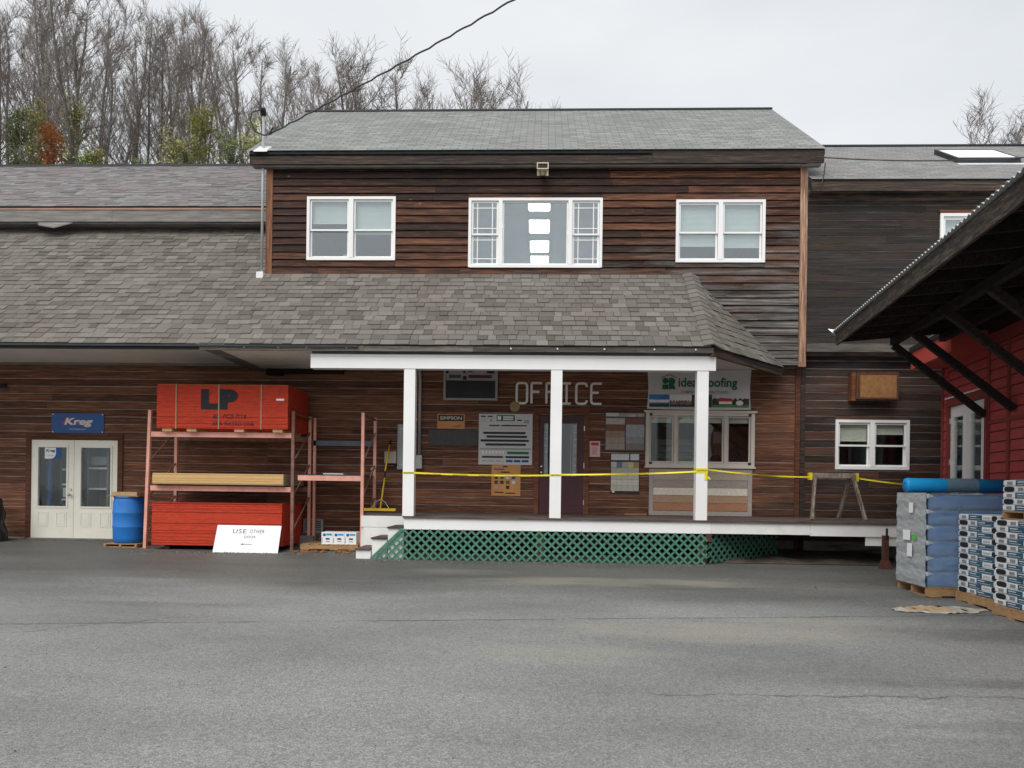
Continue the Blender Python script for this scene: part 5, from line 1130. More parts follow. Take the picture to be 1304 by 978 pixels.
tag(o.build('brick_rubble', M['rust_panel']), 'reddish crumbled rubble on the ground under the narrow rack', 'rubble', kind='stuff')
# broom leaning on the wall on the porch end
t = thing('push_broom', (-3.1, -.5, DZ), 'yellow push broom leaning against the wall at the porch steps', 'broom')
mb = MB(); mb.tube([(-3.13, -.72, DZ + .08), (-3.105, -.46, 1.35)], .017, 8); mb.build('handle', M['yellow'], t, True); MB().tube([(-3.105, -.46, 1.35), (-3.103, -.44, 1.48)], .019, 8).build('grip', M['black_rubber'], t)
MB().tube([(-3.103, -.44, 1.48), (-3.085, -.10, 2.02)], .017, 8).build('handle', M['yellow'], t, True); MB().tube([(-3.085, -.10, 2.02), (-3.08, -.045, 2.12)], .019, 8).build('cap', M['black_rubber'], t)
MB().box(-3.46, -2.82, -.79, -.70, DZ + .035, DZ + .085).build('head', M['yellow'], t); MB().box(-3.45, -2.83, -.78, -.71, DZ + .001, DZ + .034).build('bristles', M['black_rubber'], t)
for s in (-1, 1): MB().tube([(-3.128, -.68, DZ + .26), (-3.13 + .10 * s, -.72, DZ + .2), (-3.13 + .17 * s, -.745, DZ + .086)], .006, 6).build('brace', M['conduit'], t)

# ================================================================== sawhorse, caution tape, rusty post
t = thing('sawhorse', (5.36, -1.2, DZ), 'weathered grey wooden sawhorse on the right end of the porch', 'sawhorse')
MB().box(4.95, 5.83, -1.245, -1.155, 1.44, 1.53).build('beam', M['saw_wood'], t)
for x, s in ((5.06, -1), (5.70, 1)):
    for yy in (-1, 1):
        b = MB(); b.bar((x + .02 * s, -1.2 + yy * .06, 1.50), (x + (.16 if yy < 0 else .10) * s * (1 if yy < 0 else -1) , -1.2 + yy * .30, DZ + .01), .085, .038, up=(1, 0, 0)); b.build('leg', M['saw_wood'], t)
tape = thing('caution_tape', (0, -2.3, 1.4), 'yellow caution tape strung across the porch posts to the sawhorse', 'tape')
def ribbon(a, b, sag, wd=.029, n=14, tw=0.0):
    a = Vector(a); b = Vector(b); mb = MB(); P = []
    for i in range(n + 1):
        f = i / n; p = a.lerp(b, f) - Vector((0, 0, sag * 4 * f * (1 - f))); an = tw * math.sin(f * 9); P.append((p + Vector((0, math.sin(an) * wd / 2, math.cos(an) * wd / 2)), p - Vector((0, math.sin(an) * wd / 2, math.cos(an) * wd / 2))))
    for i in range(n): mb.face([P[i][1], P[i + 1][1], P[i + 1][0], P[i][0]])
    return mb.build('ribbon', M['yellow_tape'], tape)
px = [(-2.413, -2.217), (.147, .343), (2.657, 2.853)]
ribbon((-2.217, -2.293, 1.42), (.147, -2.293, 1.405), .02); ribbon((.343, -2.293, 1.42), (2.657, -2.293, 1.50), .015, tw=.5)
ribbon((2.853, -2.22, 1.545), (4.94, -1.26, 1.45), .03, .028, tw=.7); ribbon((5.83, -1.22, 1.44), (7.6, -1.0, 1.30), .03, .03, tw=.6)
for (a, b), zz, hh in zip(px, (1.42, 1.41, 1.52), (.035, .035, .085)): MB().box(a - .003, b + .003, -2.294, -2.09, zz - hh / 2, zz + hh / 2).build('wrap', M['yellow_tape'], tape)
mb = MB(); mb.box(2.80, 2.845, -2.30, -2.2955, 1.36, 1.50); mb.hexa([(2.84, -2.30, 1.40), (2.90, -2.30, 1.36), (2.90, -2.297, 1.36), (2.84, -2.297, 1.40), (2.84, -2.30, 1.44), (2.90, -2.30, 1.39), (2.90, -2.297, 1.39), (2.84, -2.297, 1.44)]); mb.build('loose_end', M['yellow_tape'], tape)
MB().box(4.94, 4.99, -1.25, -1.15, 1.40, 1.535).build('wrap', M['yellow_tape'], tape); MB().box(5.79, 5.835, -1.25, -1.15, 1.38, 1.535).build('wrap', M['yellow_tape'], tape)
for k, x in enumerate([-2.0 + .46 * i for i in range(5)]): text_mesh('CAUTION', M['print_black'], (x, x + .26, 1.388 - .004 * k, 1.404 - .004 * k), -2.2955, tape, 0, .02)
for (a, b), zz in zip(px, (1.42, 1.41, 1.52)): text_mesh('CAUTION', M['print_black'], (a + .01, b - .01, zz - .013, zz + .013), -2.296, tape, 0, .02)
t = thing('rusty_post', (5.80, -2.44, gz(-2.45)), 'short rusty steel post in front of the porch edge beside the pallets', 'post')
z0 = gz(-2.45); b = MB(); b.hexa([(5.70, -2.53, z0), (5.90, -2.53, z0), (5.89, -2.39, z0), (5.71, -2.39, z0), (5.74, -2.49, z0 + .14), (5.86, -2.49, z0 + .14), (5.86, -2.41, z0 + .14), (5.74, -2.41, z0 + .14)]); b.build('base', M['rust'], t)
b = MB(); b.box(5.755, 5.845, -2.485, -2.47, z0 + .13, z0 + .56); b.box(5.755, 5.770, -2.469, -2.41, z0 + .13, z0 + .56); b.build('angle_iron', M['rust'], t)
MB().box(5.785, 5.82, -2.50, -2.486, z0 + .50, z0 + .68).build('tongue', M['panel_black'], t); MB().tube([(5.80, -2.50, z0 + .34), (5.80, -2.46, z0 + .34)], .02, 8).build('bolt', M['rust'], t)

# ================================================================== service mast and cables
t = thing('service_mast', (-5.70, -.35, 5.2), 'white service mast with black weatherhead at the left corner of the main roof', 'mast')
rz = lambda y: 7.84 + .7 * (y + .45)
MB().tube([(-5.68, -.34, 5.40), (-5.68, -.34, 8.60)], .026, 10).build('pipe', M['elbox'], t, True)
mb = MB(); mb.tube([(-5.68, -.34, 8.60), (-5.68, -.34, 8.66), (-5.68, -.38, 8.71), (-5.70, -.44, 8.69)], [.04, .06, .06, .04], 10); mb.build('weatherhead', M['black_rubber'], t, True)
mb = MB(); mb.hexa([(-5.82, -.52, rz(-.52) + .02), (-5.54, -.52, rz(-.52) + .02), (-5.54, -.2, rz(-.2) + .02), (-5.82, -.2, rz(-.2) + .02), (-5.80, -.5, rz(-.5) + .045), (-5.56, -.5, rz(-.5) + .045), (-5.56, -.22, rz(-.22) + .045), (-5.80, -.22, rz(-.22) + .045)]); mb.build('flashing', M['white_metal'], t)
mb = MB(); zz = EZ + S * (-.36 - EY); mb.box(-5.76, -5.62, -.43, -.25, zz - .15, zz + .10); mb.build('boot', M['white_metal'], t)
def cable(name, a, b, sag, r_, label, n=24, twist=0):
    a = Vector(a); b = Vector(b); pts = []
    for i in range(n + 1):
        f = i / n; p = a.lerp(b, f) - Vector((0, 0, sag * 4 * f * (1 - f))); 
        if twist: p += Vector((math.cos(f * twist), 0, math.sin(f * twist))) * .012
        pts.append(p)
    o = MB().tube(pts, r_, 6).build(name, M['wire'], None, True); return tag(o, label, 'cable')
cable('power_cable', (-5.55, -.40, 8.20), (15.05, -10.8, 14.2), .55, .015, 'thick twisted power cable rising from the roof corner across the sky', 160, 330)
o = MB().tube([(-5.70, -.45, 8.68), (-5.85, -.50, 8.60), (-5.90, -.5, 8.45), (-5.78, -.48, 8.22), (-5.62, -.45, 8.16), (-5.52, -.42, 8.22), (-5.40, -.60, 8.24)], .016, 6).build('drip_loop', M['wire'], None, True); tag(o, 'dark looped wires hanging from the weatherhead of the mast', 'cable')
cable('power_cable', (5.22, -.62, 7.62), (16, 3.0, 9.9), .35, .012, 'thin wire crossing the grey roof of the right wing below the skylight', 30)
o = MB().tube([(5.42, -.50, 7.56), (5.40, -.51, 7.35), (5.34, -.50, 7.05), (5.22, -.35, 7.0)], .012, 6).build('service_wire', M['wire'], None, True); tag(o, 'thin wire dropping from the right roof edge to the wall corner', 'cable')

for k, (z, dz_, y) in enumerate(((15.2, .6, -30), (14.4, 1.1, -30.5), (13.2, -1.5, -31), (12.6, -1.9, -30.2))):
    cable('power_cable', (-40, y, z), (40, y - 2, z + dz_), 1.2, .035, ['highest', 'second highest', 'second lowest', 'lowest'][k] + ' of the street cables reflected in the middle upstairs window', 30)
# ================================================================== red shed with its canopy (own axes, turned a little)
RS = thing('red_shed', (0, 0, 0), 'red board-sided shed with white double doors and dark open canopy', 'building')
DO = (-1.92, -.40, .70, 2.76)      # door: along y (from, to), height
def clad_y(wall, me, y0, y1, z0, z1, course, holes, th=.02):
    z = z0
    while z < z1 - .03:
        a, b = z, min(z + course - .012, z1)
        for s, e in cuts(y0, y1, [(h[0], h[1]) for h in holes if h[2] < b and h[3] > a]):
            o = place('board', me, (0, e, a), wall, (e - s - .003, th, b - a)); o.rotation_euler = (0, 0, -math.pi / 2)
        z += course
wlr = MB(); wlr.box(0, .15, -11, 0, -.6, .70); wlr.box(0, .15, -11, DO[0], .70, DO[3]); wlr.box(0, .15, DO[1], 0, .70, DO[3]); wlr.box(0, .15, -11, 0, DO[3], 4.35); wlr.box(.15, 6, -.15, 0, -.2, 4.35); wlr.box(6, 6.15, -11, 0, -.6, 4.35)
wlr = wlr.build('wall', M['red_gap'], RS)
bat = [-.06, -2.02, -2.72, -3.9, -5.1, -6.3, -7.5, -8.7, -9.9, -10.9]
segs = [(-.12 + 0, -.40), (-1.98, -.10)]
clad_y(wlr, red_me, -.30, -.09, .2, 3.55, .165, []); clad_y(wlr, red_me, -2.0, -.32, 2.92, 3.55, .165, [])
for a, b in zip(bat[1:], bat[2:]): clad_y(wlr, red_me, b + .05, a - .05, .2, 3.55, .165, [])
for y in bat: MB().box(-.035, -.001, y - .045, y + .045, .197, 3.6).build('batten', M['red_trim'], wlr)
MB().box(-.05, -.001, -11, 0, -.55, .195).build('foundation', M['concrete'], RS); MB().box(-.045, -.001, -11, -2.07, 2.30, 2.36).build('belt_board', M['red_trim'], wlr)
mb = MB(); mb.box(-.05, -.001, DO[0] - .10, DO[0], .7, 2.76); mb.box(-.05, -.001, DO[1], DO[1] + .10, .7, 2.76); mb.box(-.052, -.001, DO[0] - .1, DO[1] + .1, 2.762, 2.90); mb.build('door_casing', M['red_trim'], RS)
MB().box(-.075, -.053, DO[0] - .1, DO[1] + .1, 2.90, 2.925).build('drip_cap', M['white_metal'], RS)
mid = (DO[0] + DO[1]) / 2
for a, b in ((DO[0] + .006, mid - .004), (mid + .004, DO[1] - .006)):
    g0, g1 = a + .17, b - .17; mb = MB(); mb.box(-.005, .04, a, g0, .72, 2.75); mb.box(-.005, .04, g1, b, .72, 2.75); mb.box(-.005, .04, g0, g1, .72, 1.25); mb.box(-.005, .04, g0, g1, 2.55, 2.75); dr = mb.build('door', M['white'], RS)
    mb = MB(); 
    for q in ((g0 - .03, g0, 1.22, 2.58), (g1, g1 + .03, 1.22, 2.58), (g0, g1, 1.22, 1.25), (g0, g1, 2.55, 2.58)): mb.box(-.018, -.006, q[0], q[1], q[2], q[3])
    mb.build('glazing_bead', M['white'], dr); MB().box(.012, .02, g0, g1, 1.25, 2.55).build('pane', M['glass'], dr)
    MB().tube([(-.005, mid + (.06 if a > mid - .1 else -.06), 1.12), (-.06, mid + (.06 if a > mid - .1 else -.06), 1.12), (-.08, mid + (.06 if a > mid - .1 else -.06), 1.12)], [.02, .034, .02], 12).build('knob', M['knob_dark'], dr, True)
mb = MB(); mb.box(.9, .95, -2.6, -.2, .6, 3.0); mb.box(.16, .9, -2.65, -2.6, .6, 3.0); mb.box(.16, .9, -.22, -.17, .6, 3.0); mb.box(.16, .9, -2.6, -.22, 3.0, 3.05); mb.box(.16, .9, -2.6, -.22, .55, .6); mb.build('room', M['interior_dark'], RS)
for k in range(5): MB().box(.25 + .02 * (k % 2), .30 + .02 * (k % 2), -1.85 + k * .09, -1.78 + k * .09, .62, 2.5).build('curtain', M['cream'], RS)
for z in (.95, 1.75, 2.5): MB().box(-.03, -.0055, DO[1] - .012, DO[1] + .012, z - .05, z + .05).build('hinge', M['knob'], RS)
mb = MB(); mb.hexa([(-.55, -1.9, 3.52), (.0, -1.9, 3.52), (.0, .06, 3.52), (-.55, .06, 3.52), (-.55, -1.9, 3.90), (.0, -1.9, 3.96), (.0, .06, 3.96), (-.55, .06, 3.90)]); mb.build('boxed_eave', M['red_soffit'], RS)
MB().box(-.58, -.551, -1.9, .08, 3.84, 3.93).build('gutter', M['drip'], RS)
mb = MB(); mb.box(-.05, -.001, -11, -2.01, 3.56, 3.75); mb.build('frieze', M['red_trim'], RS)
# floor slab under the doors
MB().box(-1.0, .0, -2.4, .0, -.12, .66).build('door_landing', M['concrete'], RS)
# canopy
ex, ez, wz, y0c, y1c = -2.31, 3.84, 3.99, -10.6, -1.93
sl2 = (wz - ez) / (0 - ex)
cz = lambda x: ez + sl2 * (x - ex)
mb = MB(); mb.hexa([(ex, y0c, cz(ex)), (0, y0c, cz(0)), (0, y1c, cz(0)), (ex, y1c, cz(ex)), (ex, y0c, cz(ex) + .03), (0, y0c, cz(0) + .03), (0, y1c, cz(0) + .03), (ex, y1c, cz(ex) + .03)]); mb.build('canopy_boards', M['black_wood'], RS)
n = 0; y = y1c - .06
while y > y0c:
    mb = MB(); mb.hexa([(ex + .03, y - .022, cz(ex) - .15), (-.04, y - .022, cz(0) - .15), (-.04, y + .022, cz(0) - .15), (ex + .03, y + .022, cz(ex) - .15), (ex + .03, y - .022, cz(ex) - .002), (-.04, y - .022, cz(0) - .002), (-.04, y + .022, cz(0) - .002), (ex + .03, y + .022, cz(ex) - .002)]); mb.build('rafter', M['black_wood'], RS); y -= .61
for x in (-1.45, -.7): MB().box(x - .05, x + .05, y0c, y1c, cz(x) - .27, cz(x) - .152).build('purlin', M['black_wood'], RS)
MB().box(ex - .04, ex - .002, y0c, y1c + .02, cz(ex) - .19, cz(ex) + .03).build('fascia', M['black_edge'], RS)
mb = MB(); per = .10; ny = int((y1c - y0c) / per * 4)
for j in range(ny + 1):
    yy = y0c + (y1c + .03 - y0c) * j / ny; h = .016 * math.sin(j * math.pi / 2)
    for x in (ex - .09, 0.0): mb.v += [(x, yy, cz(x) + .052 + h), (x, yy, cz(x) + .047 + h)]
for j in range(ny):
    a = j * 4; b = a + 4; mb.f += [(a, a + 2, b + 2, b), (a + 1, b + 1, b + 3, a + 3), (a, b, b + 1, a + 1)]
mb.m = [0] * len(mb.f); mb.t = [.5] * len(mb.f); mb.build('corrugated_sheet', M['metal_roof'], RS)
for yb_ in (-1.95, -2.95, -4.3, -5.6, -6.9, -8.2):
    mb = MB(); mb.bar((-.045, yb_, 2.46), (-1.45, yb_, cz(-1.45) - .27), .10, .10, up=(0, 1, 0)); mb.build('brace', M['black_wood'], RS)
mb = MB(); mb.hexa([(-.3, -11.2, cz(-.3) + .05), (6.3, -11.2, cz(-.3) + 1.6), (6.3, .1, cz(-.3) + 1.6), (-.3, .1, cz(-.3) + .05), (-.3, -11.2, cz(-.3) + .13), (6.3, -11.2, cz(-.3) + 1.7), (6.3, .1, cz(-.3) + 1.7), (-.3, .1, cz(-.3) + .13)]); mb.build('main_roof', M['metal_roof'], RS)
mb = MB(); mb.solid([(ex - .08, y1c + .02, cz(ex) + .02), (ex - .02, y1c + .05, cz(ex) - .05), (ex - .16, y1c + .06, cz(ex) + .10), (ex - .02, y1c + .03, cz(ex) + .07)], [(0, 1, 3), (0, 3, 2), (0, 2, 1), (1, 2, 3)]); mb.build('bent_corner', M['metal_roof'], RS)
RS.location = (7.51, -.9, 0); RS.rotation_euler = (0, 0, R(-7.8)); W[RS.name] = Vector((7.51, -.9, 0))

# ================================================================== pallets of goods at the right
def gpallet(x0, x1, y0, y1, label, h=.125, z=None, along='y'):
    return pallet(x0, x1, y0, y1, gz((y0 + y1) / 2) if z is None else z, label, h, along, 6)
# shingle bundles
BL, BW, BH = .86, .345, .0725
def bundle_mesh(kind, long_face=True):
    mb = MB(); q = random.Random(kind); 
    # rounded-edge slab, local x 0..BW (front face x=0 looks to -x), y 0..-BL, z 0..BH
    e = .012
    P = lambda dx, z: [(dx, -BL + dx, z), (BW - dx, -BL + dx, z), (BW - dx, -dx, z), (dx, -dx, z)]
    lv = [P(e, 0), P(0, e), P(0, BH - e), P(e, BH - .001)]; k = len(mb.v)
    for l in lv: mb.v += l
    mb.f += [(3, 2, 1, 0), (12, 13, 14, 15)]; mb.m += [0, 0]; mb.t += [.5, .5]
    for i in range(3):
        for j in range(4): a = i * 4 + j; b = i * 4 + (j + 1) % 4; mb.f.append((a, b, b + 4, a + 4)); mb.m.append(0); mb.t.append(.5)
    x = -.0015
    def pt(y0, y1, z0, z1, m, xx=x): mb.face([(xx, y0, z0), (xx, y1, z0), (xx, y1, z1), (xx, y0, z1)], m)
    def oval(yc, zc, ry, rz_):
        mb.face([(x, yc - ry * math.copysign(abs(math.cos(t)) ** .6, math.cos(t)), zc + rz_ * math.copysign(abs(math.sin(t)) ** .6, math.sin(t))) for t in [2 * math.pi * i / 16 for i in range(16)]], 1)
    mr = 1 if kind == 0 else 0
    def Y(f): return -BL * f
    if kind == 0:   # oval first, then code, then teal label
        oval(Y(.14), BH * .5, .10, .032); pt(Y(.33), Y(.45), .016, .056, 2, -.001); pt(Y(.50), Y(.92), .004, .068, 3); pt(Y(.53), Y(.70), .042, .052, 0, -.0025); pt(Y(.55), Y(.86), .018, .023, 0, -.0025)
    else:
        pt(Y(.08), Y(.20), .016, .054, 2, -.001); pt(Y(.27), Y(.62), .004, .068, 3); pt(Y(.31), Y(.48), .042, .052, 0, -.0025); pt(Y(.31), Y(.57), .018, .023, 0, -.0025)
        for i in range(7): pt(Y(.66 + i * .025), Y(.672 + i * .025), .024, .046, 2)
        oval(Y(.93), BH * .5, .058, .032)
    # end face (towards the camera, y=-BL)
    def ey(x0, x1, z0, z1, m): mb.face([(x0, -BL - .0015, z0), (x1, -BL - .0015, z0), (x1, -BL - .0015, z1), (x0, -BL - .0015, z1)], m)
    ey(.04, .15, .012, .058, 1 if kind == 0 else 3); ey(.19, .29, .02, .05, 2)
    return mb.mesh('bundle', [M['bundle_white'], M['print_black'], M['print_grey'], M['teal']])
bm = [bundle_mesh(0), bundle_mesh(1)]
ORD = ['topmost', 'second', 'third', 'fourth', 'fifth', 'sixth', 'seventh', 'eighth', 'ninth', 'tenth', 'eleventh', 'twelfth', 'thirteenth', 'fourteenth']
def bundles(x0, y0, z0, n, cols_, label, group, par=0):
    for k in range(n):
        for c in range(cols_):
            o = bpy.data.objects.new('shingle_bundle', bm[(k + par) % 2]); col.objects.link(o)
            o.location = (x0 + c * (BW + .004) + rnd.uniform(-.006, .006), y0 + rnd.uniform(-.008, .008), z0 + k * BH); o.rotation_euler = (0, 0, R(rnd.uniform(-.5, .5)))
            tag(o, ORD[n - 1 - k] + ' bundle from the top, ' + ['outer', 'middle', 'inner'][c] + ' row of the ' + label, 'shingle bundle', group)
XA = 5.50
zA = gz(-5.7) + .003; gpallet(XA - .03, XA + 1.08, -6.14, -5.27, 'pallet under the farther stack of white shingle bundles', z=zA)
bundles(XA, -5.28, zA + .1255, 14, 3, 'farther tall white stack', 'bundles in the farther white stack')
XB = 5.46; zB = gz(-6.6) + .0; gpallet(XB - .03, XB + 1.08, -7.05, -6.16, 'pallet under the nearer stack of white shingle bundles', z=zB)
bundles(XB, -6.17, zB + .1255, 14, 3, 'nearer tall white stack', 'bundles in the nearer white stack', 1)
zC = zB + .1255 + 14 * BH + .001; gpallet(XB + .04, XB + 1.06, -7.08, -6.22, 'pallet on top of the nearer white stack', .105, zC, 'x')
bundles(XB + .05, -6.22, zC + .106, 5, 3, 'short white stack on the raised pallet', 'bundles on the raised pallet', 1)
# blue bales wrapped in film
BX0, BX1, BY0, BY1 = 5.13, 6.62, -5.20, -4.38; zP = gz(-4.8) - .01
pallet(BX0, BX1, BY0, BY1, zP, 'brown pallet under the blue wrapped bales', .13, 'x', 7)
t = thing('wrapped_bales', ((BX0 + BX1) / 2, (BY0 + BY1) / 2, zP + .131), 'tall stack of blue bales wrapped in clear film on a pallet', 'bale stack')
zb0 = zP + .131; nb = 6; bh = 1.24 / nb
for k in range(nb):
    mb = MB(); a = zb0 + k * bh; na = 10; ncx = 14
    prof = []
    for i in range(na * 4):
        an = 2 * math.pi * i / (na * 4); cx = math.copysign(abs(math.cos(an)) ** .2, math.cos(an)); sz = math.copysign(abs(math.sin(an)) ** .3, math.sin(an)); prof.append((cx, sz))
    m_ = len(prof)
    for j in range(ncx + 1):
        x = BX0 + .02 + (BX1 - BX0 - .04) * j / ncx; e = 1 - .10 * (1 if j in (0, ncx) else 0)
        for cx, sz in prof:
            y = (BY0 + BY1) / 2 + cx * (BY1 - BY0) / 2 * e + .010 * mnoise.noise((x * 6, k * 3.1, sz * 2)); mb.v.append((x, y, a + bh / 2 + sz * (bh / 2 - .001) * e))
    for j in range(ncx):
        for i in range(m_): p = j * m_ + i; q_ = j * m_ + (i + 1) % m_; mb.f.append((p, p + m_, q_ + m_, q_)); mb.m.append(0); mb.t.append(.5)
    mb.f.append(tuple(range(m_))); mb.f.append(tuple(range(ncx * m_, (ncx + 1) * m_))[::-1]); mb.m += [0, 0]; mb.t += [.5, .5]
    mb.build('bale', M['bale_blue'], t, True)
def film(x0, x1, y0, y1, z0, z1, nu, nv, axis, amp, name, mat, seed):
    mb = MB()
    for j in range(nv + 1):
        for i in range(nu + 1):
            u = i / nu; v = j / nv; z = z0 + (z1 - z0) * v; row = math.cos(v * nb * 2 * math.pi)
            nz = mnoise.noise((u * 9 + seed, v * 22, seed)) * amp + mnoise.noise((u * 25, v * 60, seed)) * amp * .4
            if axis == 'x': mb.v.append((x0 + nz - .010 + .004 * row, y0 + (y1 - y0) * u, z))
            else: mb.v.append((x0 + (x1 - x0) * u, y0 + nz - .012, z))
    for j in range(nv):
        for i in range(nu): a = j * (nu + 1) + i; mb.f.append((a, a + nu + 1, a + nu + 2, a + 1)); mb.m.append(0); mb.t.append(.5)
    return mb.build(name, mat, t, True)
film(BX0 - .012, 0, BY1 + .01, BY0 - .012, zb0 + .005, zb0 + 1.255, 20, 90, 'x', .009, 'end_film', M['wrap_film'], 3)
mb = MB()
for j in range(9):
    for i in range(25):
        u = i / 24; v = j / 8; mb.v.append((BX0 - .015 + (BX1 - BX0 + .02) * u, BY0 - .01 + (BY1 - BY0 + .02) * v, zb0 + 1.253 + .012 * mnoise.noise((u * 12, v * 6, 2))))
for j in range(8):
    for i in range(24): a = j * 25 + i; mb.f.append((a, a + 1, a + 26, a + 25)); mb.m.append(0); mb.t.append(.5)
mb.build('top_film', M['film_blue'], t, True)
film(BX0 - .005, BX1, BY0 - .014, 0, zb0 + .005, zb0 + 1.25, 40, 60, 'y', .012, 'front_film', M['front_film'], 9)
for k in range(nb):     # film gathered at the front left corner between the bales
    z = zb0 + (k + .86) * bh; mb = MB(); mb.solid([(BX0 - .02, BY0 - .012, z + .03), (BX0 + .01, BY0 - .020, z + .03), (BX0 + .075, BY0 - .018, z + .004), (BX0 - .015, BY0 - .016, z - .03)], [(0, 1, 3), (1, 2, 3), (0, 3, 2), (0, 2, 1)]); mb.build('film_fold', M['bundle_grey'], t)
for (u0, u1, z0, z1, m_) in ((.50, .64, .98, 1.12, 'print_white'), (.30, .55, .60, .74, 'print_white'), (.62, .74, .62, .68, 'lime'), (.45, .62, .38, .56, 'print_white')):
    if m_ == 'lime': M['lime'] = plain('lime', (.08, .5, .05), .6, .1, 5)
    yy0 = BY1 + (BY0 - BY1) * u0; yy1 = BY1 + (BY0 - BY1) * u1; MB().box(BX0 - .05, BX0 - .047, yy1, yy0, zb0 + z0, zb0 + z1).build('shipping_label', M[m_], t)
mb = MB(); mb.box(BX0 + .40, BX0 + .415, BY0 - .022, BY0 - .018, zb0, zb0 + 1.26); mb.build('strap', M['steel_blue'], t)
# cyan roll on top
t = thing('foam_roll', (5.8, -5.0, zb0 + 1.26), 'bright blue roll of sheet lying on the wrapped bales', 'roll')
rz_ = zb0 + 1.262 + .10; ry = -4.66; sp = []
MB().tube([(5.09, ry, rz_), (5.11, ry, rz_), (6.50, ry, rz_ - .002)], [.092, .098, .096], 28).build('roll', M['roll_blue'], t, True)
MB().tube([(5.62, ry, rz_), (6.05, ry, rz_)], .1, 28, cap=False).build('label', M['roll_label'], t, True)
sp = [(5.087, ry + (.02 + .0058 * k) * math.cos(k * .55), rz_ + (.02 + .0058 * k) * math.sin(k * .55)) for k in range(13)]; mb = MB(); mb.tube(sp, .004, 4); mb.build('spiral', M['sign_blue'], t)
# flattened torn carton on the ground
mb = MB(); nx_, ny_ = 22, 4; q = random.Random(11); gy0, gy1 = -6.35, -5.85
for j in range(ny_ + 1):
    for i in range(nx_ + 1):
        u = i / nx_; v = j / ny_; x = 4.28 + 1.15 * u; hw = math.sin(max(.04, min(.97, u)) * math.pi) ** .5; y = -6.08 + (v - .5) * .46 * hw + .07 * mnoise.noise((u * 7, v * 3, 4)) + .1 * (u - .5)
        mb.v.append((x, y, gz(y) + .008 + .022 * abs(mnoise.noise((u * 11, v * 5, 1)))))
for j in range(ny_):
    for i in range(nx_): a = j * (nx_ + 1) + i; mb.f.append((a, a + 1, a + nx_ + 2, a + nx_ + 1)); mb.m.append(1 if (i > 13 and (i * 7 + j * 3) % 5) or j == 0 or i < 3 else (2 if (i * 5 + j) % 9 == 0 else 0)); mb.t.append(.5)
n0 = len(mb.v); mb.v += [(x, y, z - .006) for x, y, z in mb.v]
mb.f += [tuple(n0 + i for i in f[::-1]) for f in list(mb.f)]; mb.m += list(mb.m); mb.t += list(mb.t)
tag(mb.build('torn_carton', [M['cardboard'], M['torn_paper'], M['print_black']]), 'flattened torn cardboard lying on the asphalt before the pallets', 'cardboard')

# ================================================================== trees behind the roofs
def grow_tree(seed, h, spread, nl, bark, r0=.16, fine=1.0):
    q = random.Random(seed); tr = MB(); cr = MB()
    def path(p, d, ln, n, wob, up):
        P = [Vector(p)]; d = Vector(d).normalized()
        for i in range(n):
            d = (d + Vector((q.gauss(0, wob), q.gauss(0, wob), q.gauss(0, wob * .5) + up))).normalized(); P.append(P[-1] + d * ln / n)
        return P
    trunk = path((0, 0, -.4), (q.uniform(-.06, .06), q.uniform(-.06, .06), 1), h + .4, 9, .045, .05)
    tr.tube(trunk, [max(.02, r0 * (1 - .9 * (i / 9)) + .02) for i in range(10)], 7)
    def sub(P, rs, f):
        i = min(int(f * (len(P) - 1)), len(P) - 2); a = f * (len(P) - 1) - i; return P[i].lerp(P[i + 1], a), (P[i + 1] - P[i]).normalized(), rs * (1 - .75 * f)
    for k in range(nl):
        f = .25 + .74 * (k + q.random()) / nl; p, d, r_ = sub(trunk, r0, f); a = q.uniform(0, 2 * math.pi); out = Vector((math.cos(a), math.sin(a), 0))
        ln = h * spread * (1.0 - f * .52) * q.uniform(.7, 1.35); el_ = q.uniform(.9, 2.2)
        L1 = path(p, out + Vector((0, 0, el_)), ln, 5, .12, .10); rl_ = max(.016, r_ * .45); cr.tube(L1, [rl_ * (1 - .7 * i / 5) for i in range(6)], 4, cap=False)
        for k2 in range(int(q.uniform(6, 10) * fine)):
            f2 = q.uniform(.15, .98); p2, d2, r2 = sub(L1, rl_, f2); v = Vector((q.gauss(0, 1), q.gauss(0, 1), q.gauss(.35, .6))); L2 = path(p2, d2 * 1.1 + v.normalized() * .85, ln * q.uniform(.22, .5) * (1.1 - .5 * f2), 4, .14, .07); r2 = max(.010, r2 * .55); cr.tube(L2, [r2 * (1 - .55 * i / 4) for i in range(5)], 3, cap=False)
            for k3 in range(int(q.uniform(5, 8) * fine)):
                f3 = q.uniform(.2, 1); p3, d3, r3 = sub(L2, r2, f3); v = Vector((q.gauss(0, 1), q.gauss(0, 1), q.gauss(.3, .6))); L3 = path(p3, d3 + v.normalized() * .8, q.uniform(.25, .8), 2, .15, .05); cr.tube(L3, [.0085, .0075, .005], 3, cap=False)
    return tr.mesh('trunk', bark, smooth=True), cr.mesh('crown', M['twig'])
protos = [grow_tree(100 + i, 1.0 * H, sp_, nl_, M['bark'] if i % 2 else M['bark_dark'], r0_, 1.0) for i, (H, sp_, nl_, r0_) in enumerate([(13, .30, 22, .13), (13, .24, 22, .10), (13, .34, 24, .14), (13, .20, 18, .085), (13, .28, 22, .11), (13, .38, 20, .13), (13, .26, 18, .08), (13, .30, 24, .10)])]
def put_tree(i, x, y, hgt, rz_, label, group, ws=1.0):
    t = thing('bare_tree', (x, y, hill_z(x, y) - .1), label, 'tree', group); s = hgt / 13.0
    for nm, me in zip(('trunk', 'crown'), protos[i % len(protos)]):
        o = bpy.data.objects.new(nm, me); col.objects.link(o); o.parent = t; W[o.name] = W[t.name]
    t.rotation_euler = (0, 0, rz_); t.scale = (s * ws, s * ws, s); return t
q = random.Random(21)
def x_at(px, y): return (px - 688) / 978 * (y + 15.6) * 1.0 
